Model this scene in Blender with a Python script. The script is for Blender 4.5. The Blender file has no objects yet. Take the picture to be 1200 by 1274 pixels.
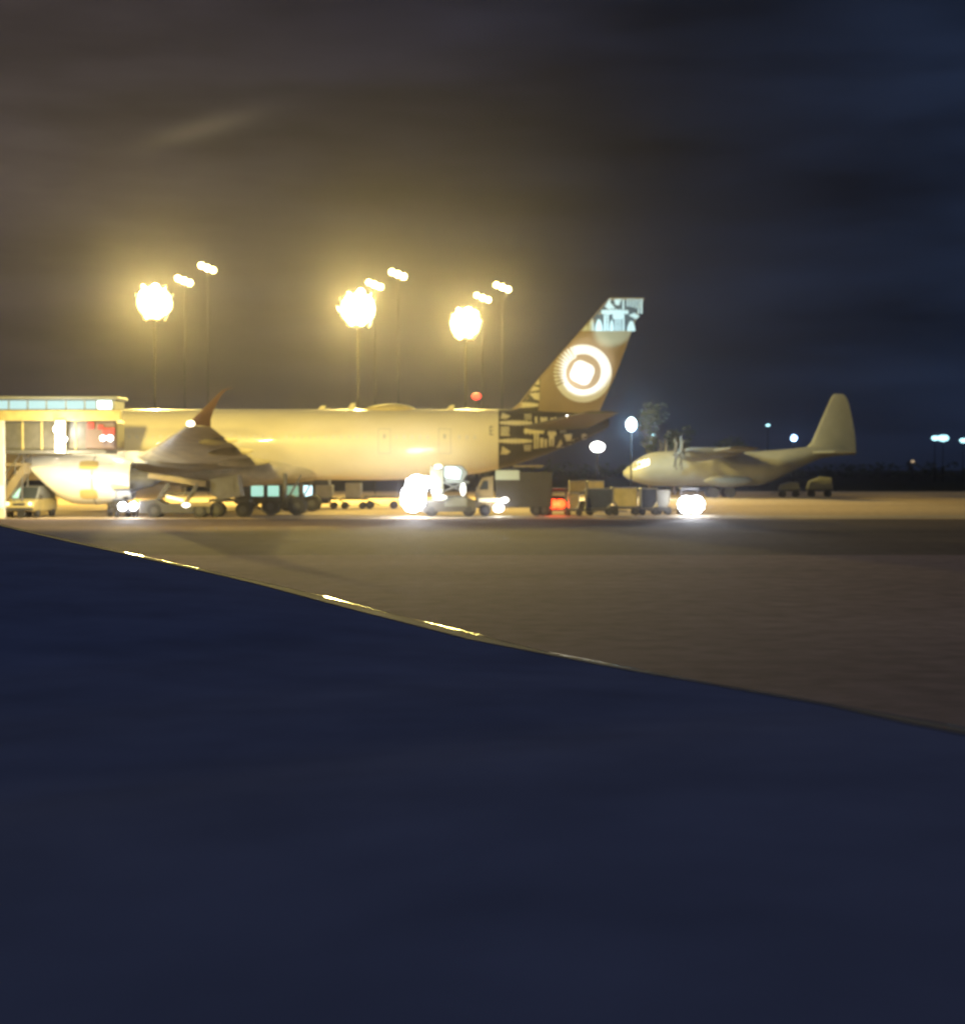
import bpy, bmesh, math, random
from mathutils import Vector, Matrix
R = math.radians
rnd = random.Random(7)
S = bpy.context.scene
COL = S.collection

# ------------------------------------------------------------------ camera
F = 1908.0; CZ = 3.7; CXP, CYP = 600.0, 637.0; HZ = 581.0
PITCH = math.atan((CYP-HZ)/F)
cam = bpy.data.cameras.new('camera'); co = bpy.data.objects.new('camera', cam); COL.objects.link(co)
co.location = (0, 0, CZ); co.rotation_euler = (R(90)-PITCH, 0, 0)
cam.sensor_fit = 'HORIZONTAL'; cam.sensor_width = 36; cam.lens = 36*F/1200
cam.clip_end = 6000; cam.clip_start = 0.1
cam.dof.use_dof = True; cam.dof.focus_distance = 16
cam.dof.aperture_fstop = (cam.lens/1000)/0.034
S.camera = co
S.render.resolution_x = 964; S.render.resolution_y = 1024

def P(px, py, Y):
    u = (px-CXP)/F; v = (CYP-py)/F
    d = Vector((u, math.cos(PITCH)+v*math.sin(PITCH), v*math.cos(PITCH)-math.sin(PITCH)))
    t = Y/d.y
    return Vector((d.x*t, Y, CZ+d.z*t))
def X(px, Y): return (px-CXP)/F*Y
def Z(py, Y): return P(600, py, Y).z

# ------------------------------------------------------------------ world
W = bpy.data.worlds.new('World'); S.world = W; W.use_nodes = True
nt = W.node_tree; nt.nodes.clear()
def N(t, ty, **k):
    n = t.nodes.new(ty)
    for a, b in k.items(): setattr(n, a, b)
    return n
out = N(nt, 'ShaderNodeOutputWorld'); bg = N(nt, 'ShaderNodeBackground')
tc = N(nt, 'ShaderNodeTexCoord'); sep = N(nt, 'ShaderNodeSeparateXYZ')
nt.links.new(tc.outputs['Generated'], sep.inputs[0])
# azimuth ramp: town glow to the left, open night sky to the right
rx = N(nt, 'ShaderNodeValToRGB'); mr = N(nt, 'ShaderNodeMapRange')
mr.inputs['From Min'].default_value = -0.5; mr.inputs['From Max'].default_value = 0.5
nt.links.new(sep.outputs['X'], mr.inputs['Value']); nt.links.new(mr.outputs[0], rx.inputs[0])
cr = rx.color_ramp
cr.elements[0].position = 0.0; cr.elements[0].color = (.040, .030, .030, 1)
cr.elements[1].position = 1.0; cr.elements[1].color = (.010, .020, .050, 1)
for p, c in ((.22, (.036, .029, .031, 1)), (.42, (.015, .014, .022, 1)), (.62, (.0055, .0080, .017, 1)), (.78, (.0065, .0110, .025, 1))):
    e = cr.elements.new(p); e.color = c
noi = N(nt, 'ShaderNodeTexNoise'); mp = N(nt, 'ShaderNodeMapping'); mp.inputs['Scale'].default_value = (2.0, 2.0, 11)
mp.inputs['Rotation'].default_value = (0, R(12), 0)
nt.links.new(tc.outputs['Generated'], mp.inputs[0]); nt.links.new(mp.outputs[0], noi.inputs['Vector'])
noi.inputs['Scale'].default_value = 2.2; noi.inputs['Detail'].default_value = 5
m2 = N(nt, 'ShaderNodeMapRange'); m2.inputs['From Min'].default_value = .3; m2.inputs['From Max'].default_value = .75
m2.inputs['To Min'].default_value = .5; m2.inputs['To Max'].default_value = 1.9
nt.links.new(noi.outputs['Fac'], m2.inputs['Value'])
vm = N(nt, 'ShaderNodeVectorMath', operation='SCALE')
nt.links.new(rx.outputs['Color'], vm.inputs[0]); nt.links.new(m2.outputs[0], vm.inputs['Scale'])
# a faint lit wisp of cloud at upper left, over a long thin ellipse of directions
wd = (P(250, 160, 1.0)-Vector((0, 0, CZ))).normalized(); wr = (P(330, 138, 1.0)-Vector((0, 0, CZ))).normalized()
wa = (wr-wd).normalized(); wb_ = wa.cross(wd).normalized()
def dotn(v):
    d = N(nt, 'ShaderNodeVectorMath', operation='DOT_PRODUCT'); d.inputs[1].default_value = v
    sb = N(nt, 'ShaderNodeVectorMath', operation='SUBTRACT'); sb.inputs[1].default_value = wd
    nt.links.new(tc.outputs['Generated'], sb.inputs[0]); nt.links.new(sb.outputs[0], d.inputs[0]); return d.outputs['Value']
def mth(op, a, b=None):
    m = N(nt, 'ShaderNodeMath', operation=op)
    for i, q in enumerate((a, b)):
        if q is None: continue
        if isinstance(q, (int, float)): m.inputs[i].default_value = q
        else: nt.links.new(q, m.inputs[i])
    return m.outputs[0]
e1 = mth('POWER', mth('ABSOLUTE', mth('DIVIDE', dotn(wa), .034)), 2.0); e2 = mth('POWER', mth('ABSOLUTE', mth('DIVIDE', dotn(wb_), .0065)), 2.0)
wisp = mth('MULTIPLY', mth('EXPONENT', mth('MULTIPLY', mth('ADD', e1, e2), -1.0)), .055)
wv = N(nt, 'ShaderNodeVectorMath', operation='SCALE'); wv.inputs[0].default_value = (1, .78, .45); nt.links.new(wisp, wv.inputs['Scale'])
wsum = N(nt, 'ShaderNodeVectorMath', operation='ADD'); nt.links.new(vm.outputs[0], wsum.inputs[0]); nt.links.new(wv.outputs[0], wsum.inputs[1]); vm = wsum
zr = N(nt, 'ShaderNodeMapRange'); zr.inputs['From Min'].default_value = .30; zr.inputs['From Max'].default_value = .75
nt.links.new(sep.outputs['Z'], zr.inputs['Value'])
zm = N(nt, 'ShaderNodeMix', data_type='RGBA'); nt.links.new(zr.outputs[0], zm.inputs['Factor'])
nt.links.new(vm.outputs[0], zm.inputs['A']); zm.inputs['B'].default_value = (.042, .074, .15, 1)
nt.links.new(zm.outputs['Result'], bg.inputs['Color']); bg.inputs['Strength'].default_value = 1.0
nt.links.new(bg.outputs[0], out.inputs['Surface'])
# ------------------------------------------------------------------ exposure, sampling
S.view_settings.view_transform = 'Standard'; S.view_settings.look = 'None'
S.view_settings.exposure = 0; S.view_settings.gamma = 1
cy = S.cycles
cy.use_denoising = True; cy.sample_clamp_direct = 0; cy.max_bounces = 6; cy.volume_bounces = 0; cy.diffuse_bounces = 3
cy.sample_clamp_indirect = 3; cy.filter_width = 2.0; cy.caustics_reflective = False
S.cycles.pixel_filter_type = 'BLACKMAN_HARRIS'
SODIUM = (1.0, .75, .185)
P_MAST = 105000.0
POLE = None

def lamp(name, kind, loc, power, color, parent=None, **k):
    l = bpy.data.lights.new(name, kind); l.energy = power; l.color = color
    for a, b in k.items():
        if a != 'aim': setattr(l, a, b)
    o = bpy.data.objects.new(name, l); COL.objects.link(o); o.location = loc
    if 'aim' in k: o.rotation_euler = (Vector(k['aim'])-Vector(loc)).to_track_quat('-Z', 'Y').to_euler()
    if parent: 
        o.parent = parent
        o.location = Vector(loc)-parent.location
    return o

# ------------------------------------------------------------------ materials
MATS = {}
def mat(name, col=(.5, .5, .5), rough=.5, metal=0, emit=None, es=0, noise=0, nscale=3, spec=.5, coat=0, trans=0, alpha=None):
    if name in MATS: return MATS[name]
    m = bpy.data.materials.new(name); m.use_nodes = True; t = m.node_tree
    b = t.nodes['Principled BSDF']
    b.inputs['Base Color'].default_value = (*col, 1); b.inputs['Roughness'].default_value = rough
    b.inputs['Metallic'].default_value = metal; b.inputs['Specular IOR Level'].default_value = spec
    b.inputs['Coat Weight'].default_value = coat
    if emit:
        b.inputs['Emission Color'].default_value = (*emit, 1); b.inputs['Emission Strength'].default_value = es
        m.cycles.emission_sampling = 'NONE'
    if noise:
        n = N(t, 'ShaderNodeTexNoise'); c = N(t, 'ShaderNodeTexCoord'); n.inputs['Scale'].default_value = nscale
        n.inputs['Detail'].default_value = 6; t.links.new(c.outputs['Object'], n.inputs['Vector'])
        r = N(t, 'ShaderNodeMapRange'); r.inputs['From Min'].default_value = .25; r.inputs['From Max'].default_value = .75
        r.inputs['To Min'].default_value = 1-noise; r.inputs['To Max'].default_value = 1+noise
        s = N(t, 'ShaderNodeVectorMath', operation='SCALE'); s.inputs[0].default_value = col
        t.links.new(n.outputs['Fac'], r.inputs['Value']); t.links.new(r.outputs[0], s.inputs['Scale'])
        t.links.new(s.outputs[0], b.inputs['Base Color'])
        r2 = N(t, 'ShaderNodeMapRange'); r2.inputs['To Min'].default_value = max(0, rough-.12); r2.inputs['To Max'].default_value = min(1, rough+.12)
        t.links.new(n.outputs['Fac'], r2.inputs['Value']); t.links.new(r2.outputs[0], b.inputs['Roughness'])
    MATS[name] = m; return m
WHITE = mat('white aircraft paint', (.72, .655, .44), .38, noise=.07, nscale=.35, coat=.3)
WINGP = mat('grey wing paint', (.46, .41, .28), .55, noise=.35, nscale=.9)
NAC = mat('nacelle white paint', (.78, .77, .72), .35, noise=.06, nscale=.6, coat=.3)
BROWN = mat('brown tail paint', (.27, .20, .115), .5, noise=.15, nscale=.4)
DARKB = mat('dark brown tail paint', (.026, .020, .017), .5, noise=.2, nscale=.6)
CREAM = mat('cream motif paint', (.62, .56, .36), .5, noise=.15, nscale=1.5)
PALE = mat('white motif paint', (.78, .80, .80), .5)
RED = mat('red paint', (.35, .05, .03), .5, noise=.2)
RUB = mat('tyre rubber', (.022, .021, .022), .85, noise=.2)
STEEL = mat('bare metal', (.35, .34, .32), .45, metal=.7, noise=.1)
POLEM = mat('dull dark pole', (.008, .0075, .007), .95, spec=.0)
GREYM = mat('grey painted steel', (.09, .088, .085), .5, noise=.15)
LGREY = mat('light grey panel', (.19, .20, .20), .5, noise=.12, nscale=2)
DARK = mat('dark painted steel', (.045, .045, .052), .5, noise=.2)
NAVY = mat('dark blue panel', (.035, .045, .085), .5, noise=.2)
BEIGE = mat('beige vehicle paint', (.25, .20, .12), .5, noise=.15)
YEL = mat('yellow vehicle paint', (.46, .38, .16), .5, noise=.25, nscale=1.2)
GLASS = mat('dark glazing', (.03, .04, .045), .12, spec=.8)
WINT = mat('cabin window', (.63, .60, .48), .4)
MIL = mat('weathered grey military paint', (.185, .19, .175), .6, noise=.15, nscale=.6)
MIL_SHADE = mat('grey military paint darkened as shade', (.075, .076, .075), .6, noise=.2, nscale=.6)  # shade on the transport's wing and engines put into the colour
MILD = mat('dark prop blade', (.05, .05, .05), .5)
CONT = mat('aluminium container skin', (.30, .29, .25), .6, metal=.1, noise=.15, nscale=2)
E_SOD = mat('floodlight lens', (1, 1, 1), emit=(1, .83, .34), es=3.2)
E_BLOOM = mat('sodium bloom glow', (1, 1, 1), emit=(1, .86, .42), es=2.6)  # glow that imitates lens bloom around the mast lamps
E_WHT = mat('white lamp lens', (1, 1, 1), emit=(.93, .96, 1), es=40)
E_CYAN = mat('cyan lit window', (.03, .05, .05), .2, emit=(.62, .95, .97), es=.85)
E_CYAN2 = mat('bright cyan lit window', (.5, .6, .6), .2, emit=(.6, .92, 1), es=2.2)
E_TEAL = mat('teal lit window', (.3, .5, .45), .2, emit=(.5, 1, .85), es=.75)
E_RED = mat('red lamp lens', (.5, .02, .01), emit=(1, .06, .01), es=6)
E_REDD = mat('dim red lamp lens', (.5, .02, .01), emit=(1, .05, .03), es=3)
E_BLUE = mat('blue white lamp lens', (1, 1, 1), emit=(.30, .62, 1), es=3.2)
E_TLMP = mat('teal white lamp lens', (1, 1, 1), emit=(.45, .9, 1), es=2.5)
E_AMB = mat('amber lamp lens', (1, .8, .3), emit=(1, .62, .15), es=2)

# ------------------------------------------------------------------ mesh helpers
class MB:
    def __init__(s): s.bm = bmesh.new()
    def box(s, c, d, rot=None, taper=None):
        g = bmesh.ops.create_cube(s.bm, size=1)['verts']
        for v in g:
            top = v.co.z > 0
            v.co = Vector((v.co.x*d[0], v.co.y*d[1], v.co.z*d[2]))
            if taper and top: v.co.x = v.co.x*taper[0]; v.co.y = v.co.y*taper[1]
        if rot: bmesh.ops.rotate(s.bm, verts=g, cent=(0, 0, 0), matrix=rot)
        bmesh.ops.translate(s.bm, verts=g, vec=c); return s
    def prism(s, prof, y0, y1):          # profile in x,z extruded along y
        a = [s.bm.verts.new((x, y0, z)) for x, z in prof]; b = [s.bm.verts.new((x, y1, z)) for x, z in prof]
        s.bm.faces.new(a); s.bm.faces.new(b[::-1]); n = len(a)
        for i in range(n): s.bm.faces.new((a[i], b[i], b[(i+1) % n], a[(i+1) % n]))
        return s
    def bar(s, a, b, r, r2=None, n=10):
        a = Vector(a); b = Vector(b); r2 = r if r2 is None else r2
        q = (b-a).to_track_quat('Z', 'Y').to_matrix()
        ra = [s.bm.verts.new(a+q@Vector((math.cos(2*math.pi*i/n)*r, math.sin(2*math.pi*i/n)*r, 0))) for i in range(n)]
        rb = [s.bm.verts.new(b+q@Vector((math.cos(2*math.pi*i/n)*r2, math.sin(2*math.pi*i/n)*r2, 0))) for i in range(n)]
        s.bm.faces.new(ra[::-1]); s.bm.faces.new(rb)
        for i in range(n): s.bm.faces.new((ra[i], ra[(i+1) % n], rb[(i+1) % n], rb[i]))
        return s
    def loft(s, rings, caps=True, closed=True):
        vs = [[s.bm.verts.new(p) for p in r] for r in rings]; n = len(vs[0])
        for a, b in zip(vs, vs[1:]):
            for i in range(n if closed else n-1):
                s.bm.faces.new((a[i], a[(i+1) % n], b[(i+1) % n], b[i]))
        if caps: s.bm.faces.new(vs[0][::-1]); s.bm.faces.new(vs[-1])
        return s
    def ball(s, c, r, sc=(1, 1, 1), sub=2):
        g = bmesh.ops.create_icosphere(s.bm, subdivisions=sub, radius=r)['verts']
        for v in g: v.co = Vector((v.co.x*sc[0], v.co.y*sc[1], v.co.z*sc[2]))+Vector(c)
        return s
    def build(s, name, m, parent=None, smooth=False, bevel=0, world=False):
        bmesh.ops.recalc_face_normals(s.bm, faces=s.bm.faces)
        me = bpy.data.meshes.new(name); s.bm.to_mesh(me); s.bm.free(); me.materials.append(m)
        if smooth:
            me.shade_smooth()
            me.set_sharp_from_angle(angle=R(40))
        o = bpy.data.objects.new(name, me); COL.objects.link(o)
        if bevel:
            b = o.modifiers.new('bevel', 'BEVEL'); b.width = bevel; b.segments = 2; b.limit_method = 'ANGLE'
        if parent:
            o.parent = parent
            if world:
                off = Vector((0, 0, 0)); p = parent
                while p: off += p.location; p = p.parent
                o.location = -off
        return o
def thing(name, label, cat, loc=(0, 0, 0), rz=0, group=None):
    o = bpy.data.objects.new(name, None); COL.objects.link(o); o.location = loc; o.rotation_euler = (0, 0, rz)
    o.empty_display_size = .5; o['label'] = label; o['category'] = cat
    if group: o['group'] = group
    return o
def tag(o, label, cat, group=None):
    o['label'] = label; o['category'] = cat
    if group: o['group'] = group
    return o
def kids(o): return [c for c in list(bpy.data.objects) if c.parent == o]
def dup(o, loc, rz, label, group=None):
    def rec(a, par):
        c = a.copy(); COL.objects.link(c)
        if par: c.parent = par
        for ch in kids(a): rec(ch, c)
        return c
    c = rec(o, None); c.location = loc; c.rotation_euler = (0, 0, rz); c['label'] = label
    if group: c['group'] = group
    return c
def cinterp(keys, x):                    # smooth interpolation of tuples keyed by x
    n = len(keys)
    if x <= keys[0][0]: return keys[0][1:]
    if x >= keys[-1][0]: return keys[-1][1:]
    for i in range(n-1):
        if keys[i][0] <= x <= keys[i+1][0]: break
    a, b = keys[i], keys[i+1]; p = keys[max(0, i-1)]; q = keys[min(n-1, i+2)]
    t = (x-a[0])/(b[0]-a[0]); r = []
    for k in range(1, len(a)):
        h = b[0]-a[0]
        ma = ((b[k]-p[k])/(b[0]-p[0]) if b[0] > p[0] else 0)*h; mb = ((q[k]-a[k])/(q[0]-a[0]))*h
        d = b[k]-a[k]
        if d == 0: ma = mb = 0
        elif ma*d < 0: ma = 0
        elif mb*d < 0: mb = 0
        r.append((2*t**3-3*t*t+1)*a[k]+(t**3-2*t*t+t)*ma+(-2*t**3+3*t*t)*b[k]+(t**3-t*t)*mb)
    return tuple(r)
def naca(u, th): return 5*th*(.2969*math.sqrt(max(u, 0))-.126*u-.3516*u*u+.2843*u**3-.1036*u**4)
def foil(le, te, th, up, n=14):          # closed ring around a chord from le to te, thickness along up
    le = Vector(le); te = Vector(te); up = Vector(up).normalized(); c = (te-le).length; pts = []
    us = [(1-math.cos(math.pi*i/n))/2 for i in range(n+1)]
    for u in us: pts.append(le.lerp(te, u)+up*naca(u, th)*c)
    for u in us[-2:0:-1]: pts.append(le.lerp(te, u)-up*naca(u, th)*c)
    return pts

# ------------------------------------------------------------------ ground
def sheet(name, x0, x1, y0, y1, z, m, n=1):
    b = MB(); vs = [b.bm.verts.new(p) for p in ((x0, y0, z), (x1, y0, z), (x1, y1, z), (x0, y1, z))]; b.bm.faces.new(vs)
    o = b.build(name, m); o['kind'] = 'structure'; return o
def ground_mat(name, c1, c2, rough=.9, sx=.02, sy=.05, fine=.5):
    m = bpy.data.materials.new(name); m.use_nodes = True; t = m.node_tree; b = t.nodes['Principled BSDF']
    c = N(t, 'ShaderNodeTexCoord'); mpn = N(t, 'ShaderNodeMapping'); mpn.inputs['Scale'].default_value = (sx, sy, 1)
    n1 = N(t, 'ShaderNodeTexNoise'); n1.inputs['Scale'].default_value = 1; n1.inputs['Detail'].default_value = 7
    n1.inputs['Roughness'].default_value = .6
    t.links.new(c.outputs['Object'], mpn.inputs[0]); t.links.new(mpn.outputs[0], n1.inputs['Vector'])
    n2 = N(t, 'ShaderNodeTexNoise'); n2.inputs['Scale'].default_value = 1.3; n2.inputs['Detail'].default_value = 8
    t.links.new(c.outputs['Object'], n2.inputs['Vector'])
    r = N(t, 'ShaderNodeValToRGB'); r.color_ramp.elements[0].position = .35; r.color_ramp.elements[1].position = .65
    r.color_ramp.elements[0].color = (*c1, 1); r.color_ramp.elements[1].color = (*c2, 1)
    t.links.new(n1.outputs['Fac'], r.inputs[0])
    q = N(t, 'ShaderNodeMapRange'); q.inputs['From Min'].default_value = .3; q.inputs['From Max'].default_value = .7
    q.inputs['To Min'].default_value = 1-fine*.35; q.inputs['To Max'].default_value = 1+fine*.35
    t.links.new(n2.outputs['Fac'], q.inputs['Value'])
    s = N(t, 'ShaderNodeVectorMath', operation='SCALE'); t.links.new(r.outputs['Color'], s.inputs[0]); t.links.new(q.outputs[0], s.inputs['Scale'])
    t.links.new(s.outputs[0], b.inputs['Base Color']); b.inputs['Roughness'].default_value = rough
    b.inputs['Specular IOR Level'].default_value = .04
    return m
G_GRASS = ground_mat('dark grass', (.012, .013, .008), (.022, .022, .012), 1)
G_CONC = ground_mat('apron concrete', (.30, .23, .16), (.42, .32, .21), .9, .015, .06)
G_ASPH = ground_mat('taxiway asphalt', (.075, .056, .052), (.15, .112, .096), .9, .012, .05)
G_NEAR = ground_mat('stand concrete', (.20, .14, .135), (.30, .212, .195), .9, .03, .08)
G_LINE = ground_mat('worn pale marking', (.30, .28, .22), (.48, .45, .36), .8, .1, .6, .3)
sheet('grass_field', -1500, 1500, -40, 1700, 0, G_GRASS)
sheet('apron', -1500, 1500, -39, 232, .004, G_CONC)
sheet('taxiway', -1500, 1500, 64, 109, .008, G_ASPH)
sheet('stand_pavement', -1500, 1500, -38, 64.2, .012, G_NEAR)
o = sheet('edge_marking', -5, 90, 113.0, 115.2, .010, G_LINE)
o = sheet('service_road_line', -60, -7, 113.4, 114.2, .010, G_LINE)

# ------------------------------------------------------------------ foreground wing
def near_wing():
    t = thing('airliner_wing', 'dark wing of the viewer\'s own airliner filling the lower foreground', 'wing', (2.3, 7.4, 0))
    edge_px = [(1330, 931, 6.4), (1200, 904, 7.4), (1000, 869, 8.5), (900, 852, 9.2), (700, 814, 10.6), (520, 770, 12.1),
               (390, 737, 13.5), (140, 683, 16.3), (0, 651.5, 18.6), (-140, 620, 21.5), (-260, 596, 24.5)]
    LE = [P(*e) for e in edge_px]
    d0 = (LE[0]-LE[2]).normalized(); LE = [LE[0]+d0*11, LE[0]+d0*5]+LE
    a = (LE[9]-LE[3]); a.z = 0; a.normalize(); nrm = Vector((a.y, -a.x, 0)); nrm = -nrm if nrm.y > 0 else nrm
    # chord direction points back towards the camera's side
    nrm = Vector((-a.y, a.x, 0)); 
    if nrm.x > 0: nrm = -nrm
    ch = [10.5, 9.3, 8.2, 7.9, 7.5, 7.2, 6.7, 6.2, 5.7, 4.9, 4.2, 3.4, 2.8]
    up = Vector((0, 0, 1))
    rings_main, rings_slat, rings_edge = [], [], []
    def sec(p, c, u):      # upper surface height over chord
        return p+nrm*(c*u)+up*(1.25*c*.055*(math.sqrt(max(0.0, u))*1.3-.95*u)*1.0)
    nseg = 40; n = len(LE)
    for j in range(nseg+1):
        f = j/nseg*(n-1); i = min(n-2, int(f)); k = f-i
        p = LE[i].lerp(LE[i+1], k); c = ch[i]*(1-k)+ch[i+1]*k
        tops = [sec(p, c, u)-up*0.0 for u in (.12, .2, .32, .45, .6, .75, .9, 1.0)]
        base = tops[0].z
        bot = [Vector((q.x, q.y, q.z-.28-.25*(1-w))) for q, w in zip(tops[::-1], (1, .8, .6, .4, .2, .1, 0, 0))]
        rings_main.append(tops+bot)
        # slat: rounded nose just in front of main element
        r = .16; cen = p+nrm*.20-up*.09
        sl = []
        for q in range(9):
            an = math.pi/2+q*math.pi/8
            sl.append(cen+nrm*(math.cos(an)*.20)+up*(math.sin(an)*.12))
        sl = sl[::1]
        tp = sec(p, c, .118)
        slat = [tp+up*.004]+[x for x in sl]+[tp-up*.40]
        rings_slat.append(slat)
    b = MB(); b.loft(rings_main)
    wb = b.build('wing_box', mat('navy grey wing skin', (.14, .158, .26), .9, noise=.18, nscale=1.3, spec=.0), t, smooth=True, world=True)
    # slats split in four spans with thin gaps
    sm = mat('slat metal', (.30, .29, .28), .07, metal=1)
    q_ = sm.node_tree; nn_ = N(q_, 'ShaderNodeTexNoise'); nn_.inputs['Scale'].default_value = 2.6; nn_.inputs['Detail'].default_value = 3
    tq = N(q_, 'ShaderNodeTexCoord'); q_.links.new(tq.outputs['Object'], nn_.inputs['Vector'])
    bp = N(q_, 'ShaderNodeBump'); bp.inputs['Strength'].default_value = .5; bp.inputs['Distance'].default_value = .02
    q_.links.new(nn_.outputs['Fac'], bp.inputs['Height']); q_.links.new(bp.outputs[0], q_.nodes['Principled BSDF'].inputs['Normal'])
    cuts = [(0, 10), (10, 18), (18, 26), (26, 34), (34, 40)]
    for a0, a1 in cuts:
        b = MB(); rr = [list(r) for r in rings_slat[a0:a1+1]]
        g = .012
        rr[-1] = [x+(y-x)*(.97) for x, y in zip(rings_slat[a1-1], rr[-1])]
        b.loft(rr); b.build('slat', mat('slat paint', (.06, .065, .10), .8, noise=.1, spec=.05), t, smooth=True, world=True)
        b = MB(); er = []
        for r in rr:
            mid = [x for x in r[2:8]]
            cen = sum(mid, Vector())/len(mid)
            er.append([q+(-nrm)*.006+up*.002 for q in r[2:5]]+[q+nrm*.012 for q in r[4:1:-1]])
        b.loft(er); b.build('leading_edge', sm, t, smooth=True, world=True)
    # spoiler and panel seams, thin raised strips
    for u in ():
        b = MB()
        for j in range(nseg):
            f = j/nseg*(n-1); i = min(n-2, int(f)); k = f-i; f2 = (j+1)/nseg*(n-1); i2 = min(n-2, int(f2)); k2 = f2-i2
            q0 = sec(LE[i].lerp(LE[i+1], k), ch[i]*(1-k)+ch[i+1]*k, u); q1 = sec(LE[i2].lerp(LE[i2+1], k2), ch[i2]*(1-k2)+ch[i2+1]*k2, u)
            b.bar(q0-up*.016, q1-up*.016, .02, n=4)
        b.build('seam_strip', mat('seam sealant', (.035, .036, .045), .7), t, world=True)
    return t
near_wing()

# ------------------------------------------------------------------ wide-body airliner
YC = 124.0
def airliner():
    t = thing('passenger_jet', 'white widebody airliner with brown patterned tail and lit round emblem, parked nose left', 'airplane', (-18, YC, 0))
    YS = YC-2.8
    x_split = X(620, YS)
    xt = X(757, YC)
    keys = [(-51, 4.6, .05, .05), (-50.4, 4.7, .8, .8), (-49, 4.95, 1.6, 1.6), (-47, 5.2, 2.3, 2.3), (-44, 5.42, 2.75, 2.75), (-41, 5.5, 2.85, 2.85),
            (-8, 5.5, 2.85, 2.85), (-3, 5.62, 2.74, 2.75), (0, 5.80, 2.54, 2.58), (3, 6.15, 2.14, 2.2), (6, 6.62, 1.55, 1.6), (8.3, 7.0, 1.0, 1.0), (9.6, 7.2, .6, .6), (xt, 7.28, .32, .32)]
    def ring(x, grow=0, n=40):
        zc, rz, ry = cinterp(keys, x)
        return [Vector((x, YC+math.sin(2*math.pi*i/n)*(ry+grow), zc+math.cos(2*math.pi*i/n)*(rz+grow))) for i in range(n)]
    def side(x, z, off=.02):
        zc, rz, ry = cinterp(keys, x); q = (z-zc)/rz
        return YC-(ry+off)*math.sqrt(max(0, 1-q*q))-off*.0
    xs = [-51, -50.8, -50.4, -49.8, -49, -48, -47, -45.5, -44, -42, -41]+[-41+i*3 for i in range(1, 12)]+[-6, -4, -2, 0, x_split]
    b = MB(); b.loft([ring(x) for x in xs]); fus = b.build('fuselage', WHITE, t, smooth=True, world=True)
    xs = [x_split+i*(xt-x_split)/18 for i in range(19)]
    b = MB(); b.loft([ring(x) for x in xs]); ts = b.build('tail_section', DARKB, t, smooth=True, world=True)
    # ---- decals projected on the skin
    def decal(polys, surf, m, name, parent, stepz=.22, stepx=.6, thick=0):
        bm = bmesh.new()
        for pl in polys:
            vs = [bm.verts.new((x, 0, z)) for x, z in pl]
            try: bm.faces.new(vs)
            except Exception: pass
        zs = [v.co.z for v in bm.verts]; xx = [v.co.x for v in bm.verts]
        z = min(zs)
        while z < max(zs):
            z += stepz; bmesh.ops.bisect_plane(bm, geom=bm.verts[:]+bm.edges[:]+bm.faces[:], plane_co=(0, 0, z), plane_no=(0, 0, 1))
        x = min(xx)
        while x < max(xx):
            x += stepx; bmesh.ops.bisect_plane(bm, geom=bm.verts[:]+bm.edges[:]+bm.faces[:], plane_co=(x, 0, 0), plane_no=(1, 0, 0))
        for v in bm.verts: v.co.y = surf(v.co.x, v.co.z)
        s = MB(); s.bm.free(); s.bm = bm
        return s.build(name, m, parent, world=True)
    def fx(px): return X(px, YS)
    def fz(py): return Z(py, YS)
    def spiky(x0, x1, y0, y1, n=9, tip=.5):      # horizontal bar with teeth on both edges
        m = (y0+y1)/2; h = (y1-y0)/2; top, bot = [], []
        for i in range(2*n+1):
            u = i/(2*n); x = x0+(x1-x0)*u; env = 1-abs(2*u-1)**2*(tip)
            a = h*env*(1.0 if i % 2 else .55); top.append((x, m-a)); bot.append((x, m+a))
        return top+bot[::-1]
    C = lambda pts: [(600+x/6.667, 450+y/6.667) for x, y in pts]
    rect = lambda a, b_, c, d: [(a, c), (b_, c), (b_, d), (a, d)]
    tri = lambda a, b_, c, d: [(a, d), ((a+b_)/2, c), (b_, d)]
    mot = [spiky(145, 415, 478, 530), spiky(135, 415, 632, 682), spiky(345, 515, 540, 606, 5, .3),
           [(150, 470), (165, 415), (235, 445), (200, 470)], [(150, 768), (165, 700), (235, 745), (205, 768)],
           rect(150, 225, 540, 552), rect(150, 225, 560, 572), rect(150, 220, 580, 592), rect(150, 225, 600, 612),
           rect(350, 410, 428, 440), rect(350, 412, 449, 460), rect(350, 408, 468, 476), rect(345, 410, 690, 700), rect(345, 410, 708, 720), rect(350, 405, 728, 738),
           rect(428, 446, 600, 720), rect(453, 470, 590, 720), rect(480, 510, 630, 712), rect(518, 540, 640, 710), rect(556, 575, 560, 700), rect(582, 600, 555, 700),
           [(545, 560), (610, 550), (620, 600), (575, 640), (545, 600)], tri(620, 690, 640, 710), [(680, 600), (750, 595), (745, 690), (715, 680)],
           rect(438, 458, 450, 520), [(480, 455), (545, 455), (535, 520), (490, 520)], rect(570, 595, 460, 525), rect(602, 620, 455, 520),
           [(640, 520), (620, 490), (760, 458), (960, 448), (960, 462), (770, 480)], [(830, 600), (860, 590), (890, 610), (880, 640), (840, 640)],
           [(640, 560), (700, 545), (700, 580), (650, 590)], [(760, 640), (820, 630), (820, 655), (760, 660)]]
    decal([[(fx(x), fz(y)) for x, y in C(p)] for p in mot], lambda x, z: side(x, z, .03), CREAM, 'masi_motif', ts)
    # ---- fin
    z0, z1 = Z(519, YC), Z(370.5, YC)
    le = [(Z(519, YC), X(620, YC)), (Z(505, YC), X(643, YC)), (Z(470, YC), X(670, YC)), (z1-.35, X(752, YC)), (z1, X(757, YC))]
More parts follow.
